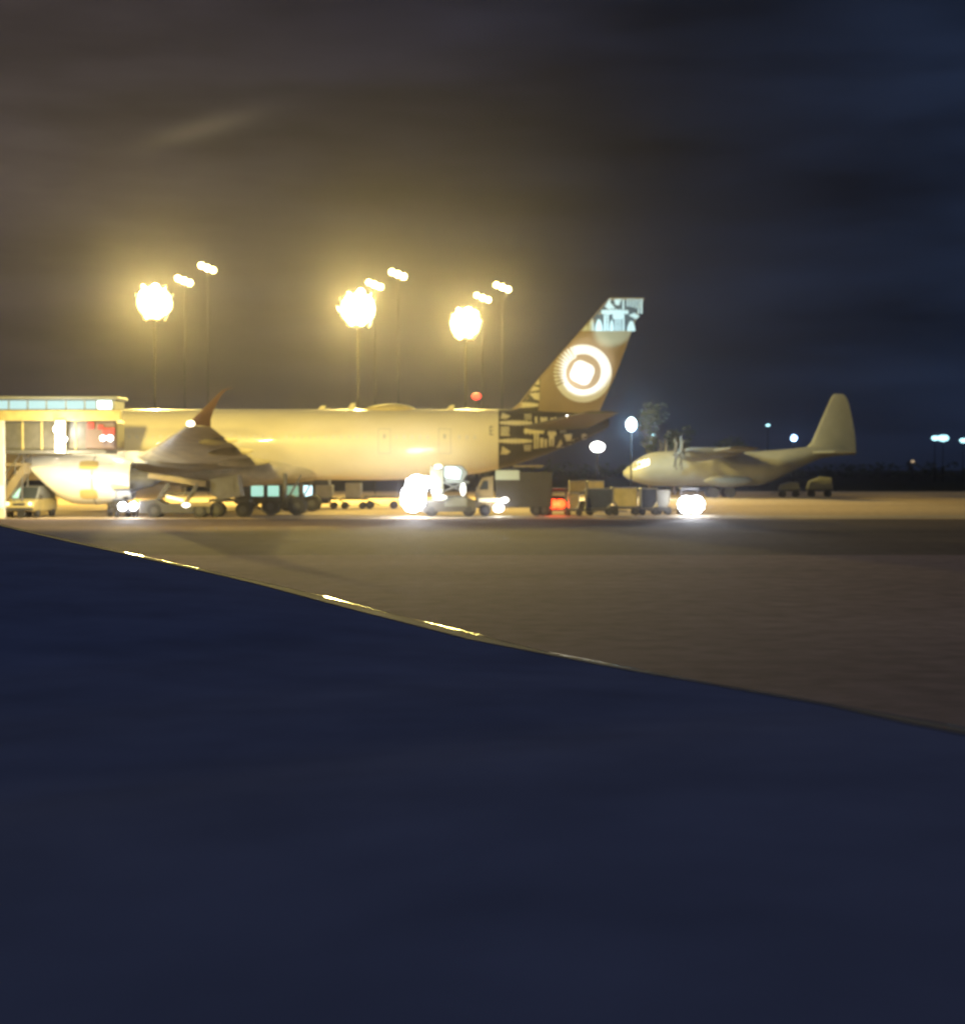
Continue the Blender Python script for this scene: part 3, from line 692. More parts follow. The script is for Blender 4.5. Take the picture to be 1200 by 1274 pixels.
# ------------------------------------------------------------------ jet bridge
def bridge():
    Y = 110.0
    t = thing('jet_bridge', 'jet bridge with cyan lit clerestory windows and dark glazed tunnel at left', 'jet bridge', (X(60, Y), Y, 0))
    xa, xb = -52.0, X(143, Y)
    zr1, zr0, zb0, zf = Z(497, Y), Z(510, Y), Z(523, Y), Z(560, Y)
    b = MB(); b.box(((xa+xb)/2, Y+1.6, zr1+.12), (xb-xa+.4, 3.6, .22)); b.build('roof', LGREY, t, bevel=.04, world=True)
    b = MB(); b.box(((xa+xb)/2, Y+1.6, (zr0+zr1)/2), (xb-xa, 2.9, zr1-zr0)); b.build('clerestory_wall', LGREY, t, world=True)
    x = xb-.15
    i = 0; ws = [1.15, .85, 1.35, 1.4, 1.35, 1.35]
    while x > xa+2:
        w = ws[i] if i < len(ws) else 1.4
        b = MB(); b.box((x-w/2, Y+.12, (zr0+zr1)/2), (w-.12, .08, (zr1-zr0)*.82)); b.build('clerestory_window', E_CYAN2 if i == 0 else E_CYAN, t, bevel=.02, world=True); x -= w; i += 1
    b = MB(); b.box(((xa+xb)/2+.3, Y+.2, (zr0+zb0)/2-.02), (xb-xa+.3, .5, zr0-zb0)); b.build('fascia_beam', YEL, t, bevel=.04, world=True)
    b = MB(); b.box(((xa+xb)/2, Y+1.9, (zb0+zf)/2), (xb-xa-1.8, 2.6, zb0-zf)); tw = b.build('tunnel_wall', mat('brown grey glazing', (.10, .095, .08), .35, noise=.2), t, world=True)
    b = MB(); b.box(((xa+xb)/2, Y+1.7, zf-.12), (xb-xa-1.2, 3.1, .24)); b.build('tunnel_floor', GREYM, t, bevel=.03, world=True)
    for px in (26, 50, 92):
        b = MB(); b.box((X(px, Y), Y+.55, (zb0+zf)/2), (.12, .1, zb0-zf)); b.build('mullion', YEL, t, world=True)
    for px, w in ((75, .75), (1.5, .42)):
        zb = zf-.2 if px > 10 else 0
        b = MB(); b.box((X(px, Y-.3), Y-.1, (zb0+zb)/2), (w, .35, zb0-zb)); b.build('column', NAC, t, bevel=.05, world=True)
    for px in (-90, -200):
        b = MB(); b.bar((X(px, Y), Y+1.6, 0), (X(px, Y), Y+1.6, zf), .4, n=16); b.build('support_leg', LGREY, t, smooth=True, world=True)
    # rotunda head with red bellows
    b = MB(); b.box((X(123, Y), Y+1.9, Z(541, Y)), (2.3, 2.7, 2.2)); b.build('cab', mat('dim cab panel', (.12, .08, .07), .5), t, bevel=.2, world=True)
    for px, py, w, h in ((112, 529, .45, .5), (134, 536, .9, .5), (124, 531, .4, .35)):
        b = MB(); b.box((X(px, Y), Y+.46, Z(py, Y)), (w, .12, h)); b.build('red_bellows', mat('red canopy', (.30, .025, .02), .6, noise=.3), t, bevel=.04, world=True)
    for px, py, r, e in ((72, 534, .32, 'w'), (81, 546, .16, 'w'), (128, 545, .2, 'w'), (137, 545, .22, 'w')):
        p = P(px, py, Y-.5); b = MB(); b.bar(p+Vector((0, .2, .05)), p, r*.6, r*.9); b.bar(p, p+Vector((0, -.12, -.03)), r, r*.85, n=14)
        b.build('bridge_lamp', mat('bridge lamp lens', (1, 1, 1), emit=(.95, .97, 1), es=8), t, smooth=True, world=True)
    lamp('bridge_and_fill_light', 'POINT', P(72, 535, Y-1.6), 350, (.9, .95, 1), t, shadow_soft_size=.3)
    lamp('bridge_and_fill_light', 'POINT', P(132, 548, Y-1.3), 70, (1, .95, .85), t, shadow_soft_size=.3)
    lamp('bridge_and_fill_light', 'POINT', P(70, 574, Y-2.2), 1900, (1, .86, .55), t, shadow_soft_size=.3)  # added fill without a fixture, brightens the near engine
    lamp('bridge_and_fill_light', 'POINT', P(150, 540, Y+4.5), 520, (1, .82, .45), t, shadow_soft_size=.3)  # added fill for the fuselage where the cab shadows it
    # teal lamp under the column
    b = MB(); b.box(P(1.5, 618, Y-.6), (.35, .15, 1.6)); b.build('column_light', E_TEAL, t, bevel=.04, world=True)
    return t
bridge()
def stairs():
    Y = 112.0
    t = thing('boarding_stairs', 'beige boarding stairs with sloping handrail beside the bridge column', 'stairs', (X(20, Y), Y, 0))
    b = MB(); n = 13
    p0, p1 = P(-8, 632, Y), P(34, 577, Y)
    prof = []
    for i in range(n):
        u = i/n; v = (i+1)/n
        prof += [(p0.x+(p1.x-p0.x)*u, p0.z+(p1.z-p0.z)*v)]; prof += [(p0.x+(p1.x-p0.x)*v, p0.z+(p1.z-p0.z)*v)]
    prof = [(p0.x, p0.z)]+prof+[(p1.x, p1.z-.7), (p0.x+.8, p0.z-.05)]
    b.prism(prof, Y-.8, Y+.8); b.build('steps', BEIGE, t, world=True)
    for y in (-.85, .85):
        b = MB(); b.bar((p0.x, Y+y, p0.z+1), (p1.x, Y+y, p1.z+1), .05)
        for i in range(5):
            u = i/4; q = p0.lerp(p1, u); b.bar((q.x, Y+y, q.z), (q.x, Y+y, q.z+1), .04)
        b.build('handrail', GREYM, t, world=True)
    b = MB(); b.box((p1.x-1.4, Y, p1.z-.05), (3.0, 1.7, .2)); b.build('landing', BEIGE, t, bevel=.03, world=True)
    b = MB()
    for dx in (-2.6, -.2):
        for dy in (-.7, .7): b.bar((p1.x+dx, Y+dy, .3), (p1.x+dx, Y+dy, p1.z), .08)
    b.bar((p1.x-2.6, Y-.7, .5), (p1.x-.2, Y-.7, p1.z-.3), .05); b.bar((p1.x-2.6, Y-.7, p1.z-.3), (p1.x-.2, Y-.7, .5), .05)
    b.build('brace_frame', GREYM, t, world=True)
    for dx in (-2.6, -.2):
        for dy in (-.8, .8):
            b = MB(); b.bar((p1.x+dx, Y+dy-.1, .3), (p1.x+dx, Y+dy+.1, .3), .3, n=16); b.build('wheel', RUB, t, smooth=True, world=True)
stairs()

# ------------------------------------------------------------------ vehicles (local coordinates, +x is forward)
def wheels(t, xs, w, r, wid=.28):
    for x in xs:
        for s in (-1, 1):
            b = MB(); b.bar((x, s*(w/2)-wid/2, r), (x, s*(w/2)+wid/2, r), r, n=20); wh = b.build('wheel', RUB, t, smooth=True, bevel=.03)
            b = MB(); b.bar((x, s*(w/2)-wid/2-.012, r), (x, s*(w/2)+wid/2+.012, r), r*.5, n=14); b.build('rim', DARK, wh, smooth=True)
def lens(t, p, r, m, name='headlight', sc=(.35, 1, 1)):
    b = MB(); b.ball(p, r, sc); return b.build(name, m, t, smooth=True)
def rl(t, p, power, col, aim, size=80, soft=.15):   # lamp in local coordinates
    l = bpy.data.lights.new('beam', 'SPOT'); l.energy = power; l.color = col; l.spot_size = R(size); l.spot_blend = .6; l.shadow_soft_size = soft
    o = bpy.data.objects.new('beam', l); COL.objects.link(o); o.parent = t; o.location = p
    o.rotation_euler = (Vector(aim)).to_track_quat('-Z', 'Y').to_euler(); return o
def rp(t, p, power, col, soft=.2):
    l = bpy.data.lights.new('glow', 'POINT'); l.energy = power; l.color = col; l.shadow_soft_size = soft
    o = bpy.data.objects.new('glow', l); COL.objects.link(o); o.parent = t; o.location = p; return o

def tractor(px, Y, rz, label, body, big=0, beam=0, tail=False, grp='baggage tractors on the apron'):
    t = thing('baggage_tractor', label, 'tractor', (X(px, Y), Y, .012), rz, grp)
    b = MB(); b.prism([(-1.5, .35), (1.5, .35), (1.55, .75), (1.4, 1.05), (.35, 1.15), (.25, .75), (-.55, .7), (-.6, 1.1), (-1.5, 1.05)], -.75, .75); b.build('body', body, t, bevel=.06)
    b = MB(); b.box((-.35, 0, .95), (.5, 1.1, .16)); b.box((-.58, 0, 1.25), (.12, 1.1, .5)); b.build('seat', DARK, t, bevel=.04)
    b = MB()
    for x in (-1.0, .55):
        for y in (-.62, .62): b.bar((x, y, 1.0), (x*.9, y*.95, 2.0), .035)
        b.bar((x*.9, -.59, 1.97), (x*.9, .59, 1.97), .035)
    b.bar((-.9, 0, 1.97), (.5, 0, 1.97), .035)
    b.build('canopy_frame', DARK, t)
    b = MB(); b.box((-.2, 0, 2.03), (1.9, 1.4, .08)); b.build('canopy', body, t, bevel=.03)
    b = MB(); b.bar((.35, .25, 1.1), (.15, .25, 1.35), .03); b.bar((.15, .25, 1.36), (.13, .25, 1.4), .2, n=14); b.build('steering_wheel', DARK, t)
    wheels(t, (-1.0, 1.0), 1.35, .36)
    for y in ((-.4, .4) if big < .5 else (-.36, .36)):
        lens(t, (1.56, y, .82), .17 if not big else big, E_WHT if beam else LGREY)
        if beam: rl(t, (1.56+big*.5+.1, y, .82), beam, (.93, .96, 1), (1, 0, -.06))
    for y in (-.55, .55):
        lens(t, (-1.52, y*(.5 if tail else 1), .9), .10 if not tail else .42, E_RED if tail else E_REDD, 'tail_light', (.35, 1, .85 if tail else 1))
    if tail: rp(t, (-1.95, 0, .85), 220, (1, .10, .03))
    return t
def dolly(px, Y, rz, label, L=3.2, dz=.5, r=.25, m=None, grp='container dollies on the apron'):
    t = thing('container_dolly', label, 'dolly', (X(px, Y), Y, .012), rz, grp)
    b = MB(); b.box((0, 0, dz), (L, 1.6, .14)); b.box((0, -.76, dz+.1), (L, .06, .1)); b.box((0, .76, dz+.1), (L, .06, .1)); b.build('deck', m or GREYM, t, bevel=.02)
    b = MB(); b.bar((L/2, 0, dz-.05), (L/2+1.1, 0, .3), .05); b.build('tow_bar', GREYM, t)
    wheels(t, (-L*.33, L*.33), 1.3, r, .2)
    return t
def container(px, Y, z, w, h, label, m, flip=False, tilt=0, grp='air freight containers', rz=0):
    t = thing('air_container', label, 'container', (X(px, Y), Y, z), rz, grp)
    t.rotation_euler = (0, tilt, rz)
    s = -1 if flip else 1
    pr = [(-w/2*s, 0.0), (w*.26*s, 0), (w/2*s, h*.33), (w/2*s, h), (-w/2*s, h)]
    b = MB(); b.prism(pr, -.75, .75); b.build('shell', m, t, bevel=.03)
    b = MB()
    for i in range(5):
        a, c = pr[i], pr[(i+1) % 5]
        for y in (-.76, .76): b.bar((a[0], y, a[1]), (c[0], y, c[1]), .045, n=6)
        b.bar((a[0], -.76, a[1]), (a[0], .76, a[1]), .045, n=6)
    b.build('edge_rail', STEEL, t)
    b = MB(); b.box((-.08*w*s, -.765, h*.55), (w*.5, .03, h*.62)); b.build('door', m, t, bevel=.01)
    return t

# 1 van facing the camera under the bridge
def van(px, Y, rz, label):
    t = thing('service_van', label, 'van', (X(px, Y), Y, .012), rz)
    b = MB(); b.prism([(-2.2, .45), (2.3, .45), (2.4, .8), (2.3, 1.2), (1.55, 1.35), (-2.2, 1.35)], -1.15, 1.15); b.build('body', YEL, t, bevel=.12)
    b = MB(); b.prism([(-2.15, 1.33), (1.5, 1.33), (.85, 2.25), (-2.1, 2.3)], -1.02, 1.02); b.build('cabin', LGREY, t, bevel=.12)
    b = MB(); b.prism([(1.47, 1.40), (1.52, 1.42), (.93, 2.20), (.89, 2.18)], -.3, .92); b.build('windscreen', GLASS, t)
    b = MB(); b.prism([(1.48, 1.42), (1.54, 1.44), (1.0, 2.18), (.95, 2.16)], -.85, -.4); b.build('lit_window', E_TEAL, t)
    b = MB(); b.box((2.38, 0, .62), (.1, 2.2, .22)); b.build('bumper', DARK, t, bevel=.04)
    for y in (-.85, .85): lens(t, (2.33, y, .98), .17, mat('dim warm headlight', (1, 1, .9), emit=(1, .95, .7), es=1.2))
    b = MB(); b.box((2.36, 0, .98), (.06, .9, .2)); b.build('grille', DARK, t)
    for y in (-1.25, 1.25):
        b = MB(); b.box((1.2, y, 1.5), (.1, .22, .3)); b.build('mirror', DARK, t, bevel=.03)
    wheels(t, (-1.4, 1.5), 2.0, .36)
van(39, 113.5, R(-96), 'pale yellow van facing the viewer with one teal lit window, under the bridge')
# 2 belt loader
def belt_loader():
    Y = 112.5
    t = thing('belt_loader', 'belt loader with long pale conveyor below the airliner wing', 'belt loader', (X(222, Y), Y, .012), 0)
    b = MB(); b.prism([(-2.7, .3), (2.5, .3), (2.5, .85), (.9, 1.0), (-.8, 1.0), (-1.4, 1.35), (-2.7, 1.25)], -.95, .95); b.build('chassis', DARK, t, bevel=.06)
    a = P(186, 593, Y)-t.location; c = P(258, 602, Y)-t.location
    b = MB(); d = (c-a); n = Vector((-d.z, 0, d.x)).normalized()
    pr = [(a.x-n.x*.28, a.z-n.z*.1), (c.x-n.x*.28, c.z-n.z*.25), (c.x+n.x*.22, c.z+n.z*.22), (a.x+n.x*.30, a.z+n.z*.28)]
    b.prism(pr, -.55, .55); cv = b.build('conveyor', BEIGE, t, bevel=.05)
    b = MB(); b.box(((a.x+c.x)/2, 0, (a.z+c.z)/2+.26), ((c-a).length*.92, .8, .05), Matrix.Rotation(math.atan2(-(c.z-a.z), (c.x-a.x)), 3, 'Y')); b.build('belt', DARK, cv)
    b = MB()
    for x in (-1.2, 1.0): 
        for y in (-.5, .5): b.bar((x-.5, y, 1.0), (x+.5, y, 2.5), .07)
    b.bar((-.7, -.5, 2.1), (-.7, .5, 2.1), .07); b.bar((1.0, -.5, 1.75), (1.0, .5, 1.75), .07); b.bar((-1.2, 0, 1.75), (1.0, 0, 1.75), .07)
    b.bar((-.95, -.5, 1.75), (-.95, .5, 1.75), .07)
    b.build('lift_arm', GREYM, t)
    wheels(t, (-1.6, 1.7), 1.7, .52)
    b = MB(); b.box((1.7, -.97, .98), (1.7, .08, .32)); b.build('side_panel', BEIGE, t, bevel=.02)
    b = MB(); b.bar((-.7, -1.0, 1.55), (.55, -1.0, 1.25), .12); b.build('lit_rail', mat('warm strip lamp', (1, 1, 1), emit=(1, .85, .45), es=1.3), t)
    lens(t, (.75, -1.04, .92), .2, mat('warm work lamp', (1, 1, 1), emit=(1, .95, .85), es=4), 'work_light', (1.5, .3, .8))
belt_loader()
# 3 tractor with white lamps under the engine
tr = tractor(152, 113.2, R(-62), 'baggage tractor with blue-white headlights beside the near engine', DARK, .30, 200)
rp(tr, (2.3, 0, 1.1), 260, (.8, .88, 1))
# 4 transporter carrying a container
dz = 1.45
d = dolly(287, 113.0, 0, 'large-wheeled container transporter below the wing tip carrying a tilted container', 3.0, 1.2, .56, DARK)
container(284, 113.0, 1.42, 2.1, 1.55, 'pale slant-sided container tilted on the transporter beside the landing gear', CONT, True, R(-9))
# 5 bus behind the landing gear
def bus():
    Y = 138.0
    t = thing('apron_bus', 'apron bus with teal lit windows seen beneath the airliner belly', 'bus', (X(352, Y), Y, .012), 0)
    b = MB(); b.prism([(-4.2, .4), (4.2, .4), (4.3, 1.1), (4.2, 2.7), (3.9, 2.95), (-4.0, 2.95), (-4.25, 2.7)], -1.25, 1.25); b.build('body', DARK, t, bevel=.1)
    for px, w, m in ((320, 1.1, E_TEAL), (340, 1.0, E_TEAL), (364, 1.3, mat('dim teal window', (.3, .5, .4), emit=(.35, .75, .58), es=.45)), (383, .75, E_CYAN2)):
        b = MB(); b.box((X(px, Y-1.2)-t.location.x, -1.27, 1.55), (w, .08, .95)); b.build('window', m, t, bevel=.06)
    wheels(t, (-2.8, 2.8), 2.2, .48)
bus()
for px, w, h, l in ((404, 1.4, 1.1, 'pale container left of the pair under the rear fuselage'), (440, 1.3, 1.3, 'squarer pale container right of the pair under the rear fuselage')):
    dolly(px, 136, 0, 'low dolly under the '+('left' if px < 420 else 'right')+' pale container behind the airliner', 2.4, .85, .3, DARK, 'low dollies behind the airliner')
    container(px, 136, .95, w, h, l, CONT)
dolly(475, 136, 0, 'empty dark dolly behind the bright loader', 3.2, 1.0, .35, DARK, 'low dollies behind the airliner')
# 7 cargo loader with brilliant work lamps
def loader():
    Y = 115.0
    t = thing('cargo_loader', 'cargo loader with dazzling white lamps and cyan lit cab under the rear fuselage', 'cargo loader', (X(550, Y), Y, .012), 0)
    def L(px, py, y=-1.3): return P(px, py, Y+y)-t.location
    b = MB(); b.prism([(L(522, 0).x, .35), (L(592, 0).x, .35), (L(592, 0).x, 1.15), (L(575, 0).x, 1.55), (L(548, 0).x, 1.55), (L(540, 0).x, 1.2), (L(522, 0).x, 1.2)], -1.2, 1.2); b.build('chassis', GREYM, t, bevel=.06)
    b = MB(); b.box((L(567, 0).x, -1.23, L(0, 625).z), (1.7, .08, .65)); b.build('side_hatch', LGREY, t, bevel=.05)
    b = MB(); b.prism([(L(537, 0).x, 1.2), (L(551, 0).x, 1.2), (L(551, 0).x, L(0, 581).z), (L(534, 0).x, L(0, 579).z)], -1.1, 0.2); cb = b.build('mast_column', mat('olive panel', (.20, .19, .14), .5, noise=.2), t, bevel=.05)
    b = MB(); b.prism([(L(552, 0).x, L(0, 598).z), (L(574, 0).x, L(0, 601).z), (L(582, 0).x, L(0, 588).z), (L(574, 0).x, L(0, 579).z), (L(552, 0).x, L(0, 579).z)], -1.0, .9); b.build('cab', LGREY, t, bevel=.05)
    b = MB(); b.prism([(L(553, 0).x, L(0, 593).z), (L(571, 0).x, L(0, 596).z), (L(573, 0).x, L(0, 586).z), (L(566, 0).x, L(0, 581).z), (L(553, 0).x, L(0, 581).z)], -1.06, -1.01); b.build('cab_window', E_CYAN2, t)
    b = MB(); 
    for a, c in (((551, 612), (578, 600)), ((551, 600), (578, 612))):
        p, q = L(*a), L(*c); b.bar((p.x, -.9, p.z), (q.x, -.9, q.z), .09); b.bar((p.x, .9, p.z), (q.x, .9, q.z), .09)
    b.build('scissor_lift', GREYM, t)
    b = MB(); p = L(565, 600); b.box((p.x, 0, p.z), (2.2, 2.1, .14)); b.build('platform', LGREY, t, bevel=.03)
    for px, py, rx_, rz_, st in ((514, 619, .95, 1.12, 1), (518, 604, .85, .8, 1), (529, 600, .8, .42, 1), (543, 611, .42, .2, 0), (548, 619, .5, .2, 0), (576, 609, .22, .5, 0), (545, 580, .3, .16, 0)):
        p = L(px, py, -1.6); b = MB()
        b.ball(p, 1, (rx_, .3, rz_)); b.build('work_light', E_WHT if st else mat('soft work lens', (1, 1, 1), emit=(1, .97, .85), es=1.5), t, smooth=True)
    p = L(528, 612, -1.3); b = MB(); b.box((p.x, p.y, p.z-.3), (.12, .12, 2.6)); b.bar((p.x-1.0, p.y, p.z+.5), (p.x+.6, p.y, p.z+.5), .05); b.build('lamp_bracket', GREYM, t)
    rp(t, L(514, 614, -3.0), 500, (.97, .98, 1), .5)
    rp(t, L(562, 588, -2.2), 120, (.6, .9, 1), .3)
    wheels(t, (L(536, 0).x, L(583, 0).x), 2.1, .5)
    return t
ldr = loader()
# 8 catering truck
def truck():
    Y = 116.5
    t = thing('catering_truck', 'dark box truck with pale roof panel and one white headlight behind the loader', 'truck', (X(640, Y), Y, .012), 0)
    def L(px, py, y=-1.2): return P(px, py, Y+y)-t.location
    b = MB(); b.box((L(652, 0).x, 0, L(0, 609).z), (L(686, 0).x-L(615, 0).x, 2.4, L(0, 586).z-L(0, 630).z)); b.build('box_body', mat('brown grey panel', (.035, .032, .032), .6, noise=.2), t, bevel=.05)
    b = MB(); p, q = L(616, 597), L(646, 585); b.box(((p.x+q.x)/2, -1.22, (p.z+q.z)/2), (q.x-p.x, .06, q.z-p.z)); b.build('roof_panel', mat('pale blue grey panel', (.42, .50, .50), .5), t, bevel=.02)
    b = MB(); b.prism([(L(592, 0).x, .6), (L(614, 0).x, .6), (L(614, 0).x, L(0, 592).z), (L(600, 0).x, L(0, 594).z), (L(592, 0).x, L(0, 608).z)], -1.1, 1.1); cb = b.build('cab', BEIGE, t, bevel=.08)
    b = MB(); b.prism([(L(596, 0).x, L(0, 609).z), (L(607, 0).x, L(0, 609).z), (L(607, 0).x, L(0, 598).z), (L(601, 0).x, L(0, 598).z)], -1.13, -1.09); b.build('side_window', GLASS, cb)
    b = MB(); b.box((L(640, 0).x, 0, .75), (L(686, 0).x-L(594, 0).x, 2.0, .25)); b.build('chassis', DARK, t, bevel=.03)
    b = MB(); p = L(614, 622); b.box((p.x, -1.2, p.z), (2.3, .1, .28)); b.build('bumper', mat('chrome with glowing glint', (.8, .75, .6), .3, emit=(1, .9, .6), es=.35), t, bevel=.03)  # weak emission imitates light reflected by the bumper
    p = L(620, 632, -1.4); b = MB(); b.ball(p, .42, (1, .4, .8)); b.build('headlight', mat('white headlight', (1, 1, 1), emit=(.95, .95, 1), es=6), t, smooth=True)
    p = L(628, 622, -1.4); b = MB(); b.ball(p, .22, (1.1, .4, .9)); b.build('headlight', mat('white headlight'), t, smooth=True)
    rp(t, L(620, 634, -2.3), 160, (.95, .95, 1), .2)
    wheels(t, (L(603, 0).x, L(668, 0).x, L(677, 0).x), 2.1, .45)
    b = MB(); p, q = L(592, 0), L(676, 0)
    b.box((L(658, 0).x, 0, L(0, 580).z), (L(678, 0).x-L(640, 0).x, 1.6, .12)); b.build('roof_rack', BEIGE, t)
truck()
# 9 tractor with the red tail lamp and its train
tractor(694, 117.6, R(84), 'baggage tractor with glowing red tail light in front of the tail', DARK, tail=True)
container(713, 116.2, .55, .75, 1.15, 'small amber crate-like container beside the red tail light', BEIGE); dolly(713, 116.2, 0, 'short dolly under the small amber container', 1.3, .42, .2, DARK)
for i, (px, m, l) in enumerate(((718, BEIGE, 'beige container on the raised rack left of its twin under the tail'), (740, YEL, 'yellowish container on the raised rack right of its twin under the tail'))):
    container(px, 131, 1.55, 1.35, .95, l, m)
    dolly(px, 131, 0, 'raised dolly under the '+('beige' if i == 0 else 'yellowish')+' container behind the tractor', 1.5, 1.45, .4, DARK, 'raised dollies under the tail')
dolly(745, 117.5, 0, 'dark dolly coupled behind the red-lit tractor', 2.2, .45, .25, DARK)
container(745, 117.5, .54, 2.0, 1.5, 'dark blue container directly behind the red-lit tractor', NAVY)
dolly(777, 117.5, 0, 'dolly under the yellowish container in front of the transport nose', 2.3, .55, .25, DARK)
container(776, 117.5, .66, 1.85, 1.45, 'pale yellow slant-sided container left of the transport aircraft nose', YEL, True)
dolly(806, 118.0, 0, 'dolly under the dark container below the transport nose', 1.5, .45, .25, DARK)
container(806, 118.0, .54, 1.2, 1.5, 'narrow dark blue container below the transport aircraft nose', NAVY)
container(824, 119.0, .54, .85, 1.35, 'pale narrow container just left of the dazzling headlights', CONT)
dolly(824, 119.0, 0, 'short dolly under the pale narrow container', 1.1, .45, .25, DARK)
# 11 tractor with dazzling headlights
def toward(t, p, power, col, size=26):
    w = t.location+Matrix.Rotation(t.rotation_euler.z, 3, 'Z')@Vector(p); d = Vector((0, 0, CZ+2))-w
    return rl(t, p, power, col, Matrix.Rotation(-t.rotation_euler.z, 3, 'Z')@d, size, .25)
t11 = tractor(857, 118.5, R(-92), 'tractor driving toward the viewer with dazzling white headlights below the transport', GREYM, .66, 300)
rp(t11, (2.6, 0, 1.2), 300, (.97, .98, 1), .5)
toward(t11, (2.3, 0, .95), 5000, (.97, .98, 1)); toward(tr, (2.1, 0, .95), 2500, (.75, .85, 1))
toward(ldr, P(514, 615, 113.0)-ldr.location, 6000, (.98, .99, 1))
# small equipment right of the transport
def gse(px, py0, Y, label, w, h, tilt):
    t = thing('ground_power_cart', label, 'cart', (X(px, Y), Y, 0), 0, 'ground equipment behind the transport')
    b = MB(); b.prism([(-w/2, .9), (w/2, .9), (w/2-.2, .9+h), (w*.05, 1.0+h), (-w/2+.3, .9+h*.7)], -.7, .7); b.build('hood', MIL, t, bevel=.1)
    b = MB(); b.box((0, 0, .75), (w, 1.3, .2)); b.bar((-w/2, 0, .7), (-w/2-1.0, 0, .3), .05); b.build('frame', DARK, t)
    wheels(t, (-w*.32, w*.32), 1.3, .35)
gse(981, 598, 190, 'low covered equipment cart behind the transport fuselage', 2.6, .9, 0)
gse(1019, 598, 192, 'taller sloping equipment cart below the transport tail', 3.2, 1.5, 0)

# ------------------------------------------------------------------ lamp posts and lights
def post(px, py, Y, r, m, power, col, label, name='lamp_post', cat='lamp post', sc=(1, .6, 1), grp=None):
    p = P(px, py, Y); t = thing(name, label, cat, (p.x, p.y, 0), 0, grp)
    b = MB(); b.bar((0, .25, 0), (0, .25, p.z+.3), .11, .06); b.bar((0, .25, p.z+.3), (0, -.1, p.z+.2), .05); b.build('pole', POLEM, t, smooth=True)
    b = MB(); b.bar((0, .2, p.z+.1), (0, 0, p.z+.02), r*.6, r*.95, n=14); b.build('housing', DARK, t, smooth=True)
    b = MB(); b.ball((0, -.05, p.z), r, sc); b.build('lens', m, t, smooth=True)
    if power: rp(t, (0, -r-.25, p.z-.1), power, col, r*.6)
post(785, 528, 176, .72, E_TLMP if False else mat('cool white lens', (1, 1, 1), emit=(.66, .92, 1), es=3.5), 8500, (.45, .82, 1), 'lamp post with bright blue-white lamp right of the airliner tail', sc=(.85, .6, 1.15))
post(743, 556, 150, .62, mat('white lens', (1, 1, 1), emit=(1, 1, .98), es=12), 900, (1, .98, .95), 'lamp post with white lamp below the airliner tail cone', sc=(1.15, .6, .8))
post(987, 545, 250, .62, E_BLUE, 900, (.3, .55, 1), 'distant lamp post with small blue lamp left of the transport fin', sc=(.9, .6, .9))
for px, s in ((1163, .62), (1173, .85), (1198, .6)):
    post(px, 545+(3 if px > 1190 else 0), 380, s*1.1, E_TLMP, 0, None, 'far teal lamp post '+{1163: 'left of the pair near the right edge', 1173: 'right and brighter of the pair near the right edge', 1198: 'cut by the right edge of the picture'}[px], sc=(1.5, .6, .9), grp='far teal lamp posts')
post(955, 529, 300, .28, E_TLMP, 0, None, 'faint small lamp above the roof of the transport aircraft', sc=(1.6, .6, .8))
post(812, 541, 260, .26, E_TLMP, 0, None, 'faint small lamp above the cockpit of the transport aircraft', sc=(1.8, .6, .7))
post(1135, 574, 420, .42, mat('dim amber lens', (1, .8, .4), emit=(1, .7, .4), es=.5), 0, None, 'tiny amber lamp post far away right of the transport', sc=(1.3, .6, .9))
post(592.5, 493, 160, .33, E_REDD, 60, (1, .1, .06), 'pole with red obstruction lamp just above the airliner roof', 'obstruction_light', 'warning light', sc=(1.5, .6, 1))

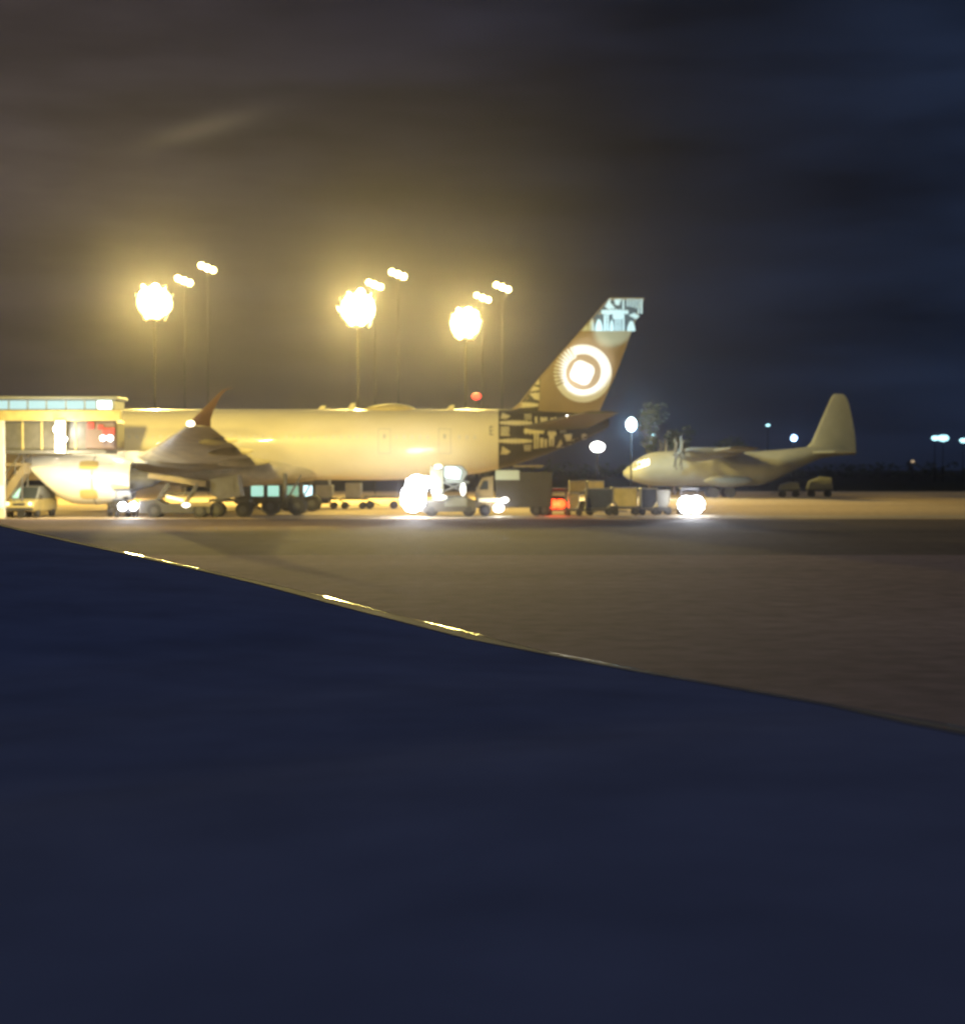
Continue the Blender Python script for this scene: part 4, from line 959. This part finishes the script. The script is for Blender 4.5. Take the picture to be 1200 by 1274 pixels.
# ------------------------------------------------------------------ trees
LEAF = mat('leaves', (.045, .07, .035), .5, noise=.4, nscale=1.5)
BARK = mat('bark', (.08, .06, .045), .9, noise=.3)
def leafcloud(b, c, rad, n, size, rg):
    for _ in range(n):
        while True:
            v = Vector((rg.uniform(-1, 1), rg.uniform(-1, 1), rg.uniform(-1, 1)))
            if v.length <= 1: break
        p = Vector(c)+Vector((v.x*rad[0], v.y*rad[1], v.z*rad[2])); s = size*rg.uniform(.6, 1.4)
        q = Matrix.Rotation(rg.uniform(0, 6.28), 3, 'Z')@Matrix.Rotation(rg.uniform(0, 3.14), 3, 'X')
        vs = [b.bm.verts.new(p+q@Vector(w)) for w in ((-s, -s*.5, 0), (s*.2, -s*.6, .1*s), (s, 0, 0), (s*.1, s*.6, .1*s))]; b.bm.faces.new(vs)
def tree(px, Y, h, w, label, seed):
    rg = random.Random(seed); t = thing('tree', label, 'tree', (X(px, Y), Y, 0), 0, 'dark trees behind the tail')
    b = MB(); b.bar((0, 0, 0), (.2, 0, h*.45), .28, .18); b.bar((.2, 0, h*.45), (.1, 0, h*.85), .18, .05)
    for i in range(6):
        a = rg.uniform(0, 6.28); z = h*rg.uniform(.35, .6); b.bar((.15, 0, z), (math.cos(a)*w*.6, math.sin(a)*w*.6, z+h*.25), .1, .03, n=6)
    b.build('trunk', BARK, t, smooth=True)
    b = MB()
    for i in range(11):
        a = rg.uniform(0, 6.28); r = rg.uniform(0, .7)*w; z = h*rg.uniform(.45, .92); k = rg.uniform(.25, .5)
        leafcloud(b, (math.cos(a)*r, math.sin(a)*r, z), (w*k, w*k, h*.13), 90, .22, rg)
    b.build('crown', LEAF, t)
tree(808, 200, 12.2, 2.8, 'dark leafy tree lit by the blue-white lamp post', 3)
tree(838, 205, 9.0, 3.0, 'dark tree behind the nose of the transport aircraft', 5)
tree(905, 240, 8.5, 4.0, 'dark wide tree behind the middle of the transport aircraft', 8)
b = MB(); rg = random.Random(11)
for i in range(260):
    x = -260+i*2.6+rg.uniform(-1, 1); hh = 2.2+1.2*math.sin(i*.13)+rg.uniform(0, 1.4)
    leafcloud(b, (x, 560+rg.uniform(-6, 6), hh*.7), (2.6, 2.6, hh*.8), 34, .7, rg)
o = b.build('treeline', LEAF); o['kind'] = 'stuff'; o['label'] = 'low dark line of far trees along the horizon'; o['category'] = 'trees'

# ------------------------------------------------------------------ haze
b = MB(); b.box((0, 860, 18.5), (3200, 1820, 39.5)); hz = b.build('haze', None)
hm = bpy.data.materials.new('night haze'); hm.use_nodes = True; ht = hm.node_tree; ht.nodes.clear()
ho = N(ht, 'ShaderNodeOutputMaterial'); pv = N(ht, 'ShaderNodeVolumePrincipled')
pv.inputs['Density'].default_value = .00017; pv.inputs['Color'].default_value = (.80, .78, 1.0, 1); pv.inputs['Anisotropy'].default_value = .91
ht.links.new(pv.outputs[0], ho.inputs['Volume'])
hz.data.materials.clear(); hz.data.materials.append(hm); hz['kind'] = 'stuff'; hz['label'] = 'thin night haze over the whole apron'; hz['category'] = 'haze'
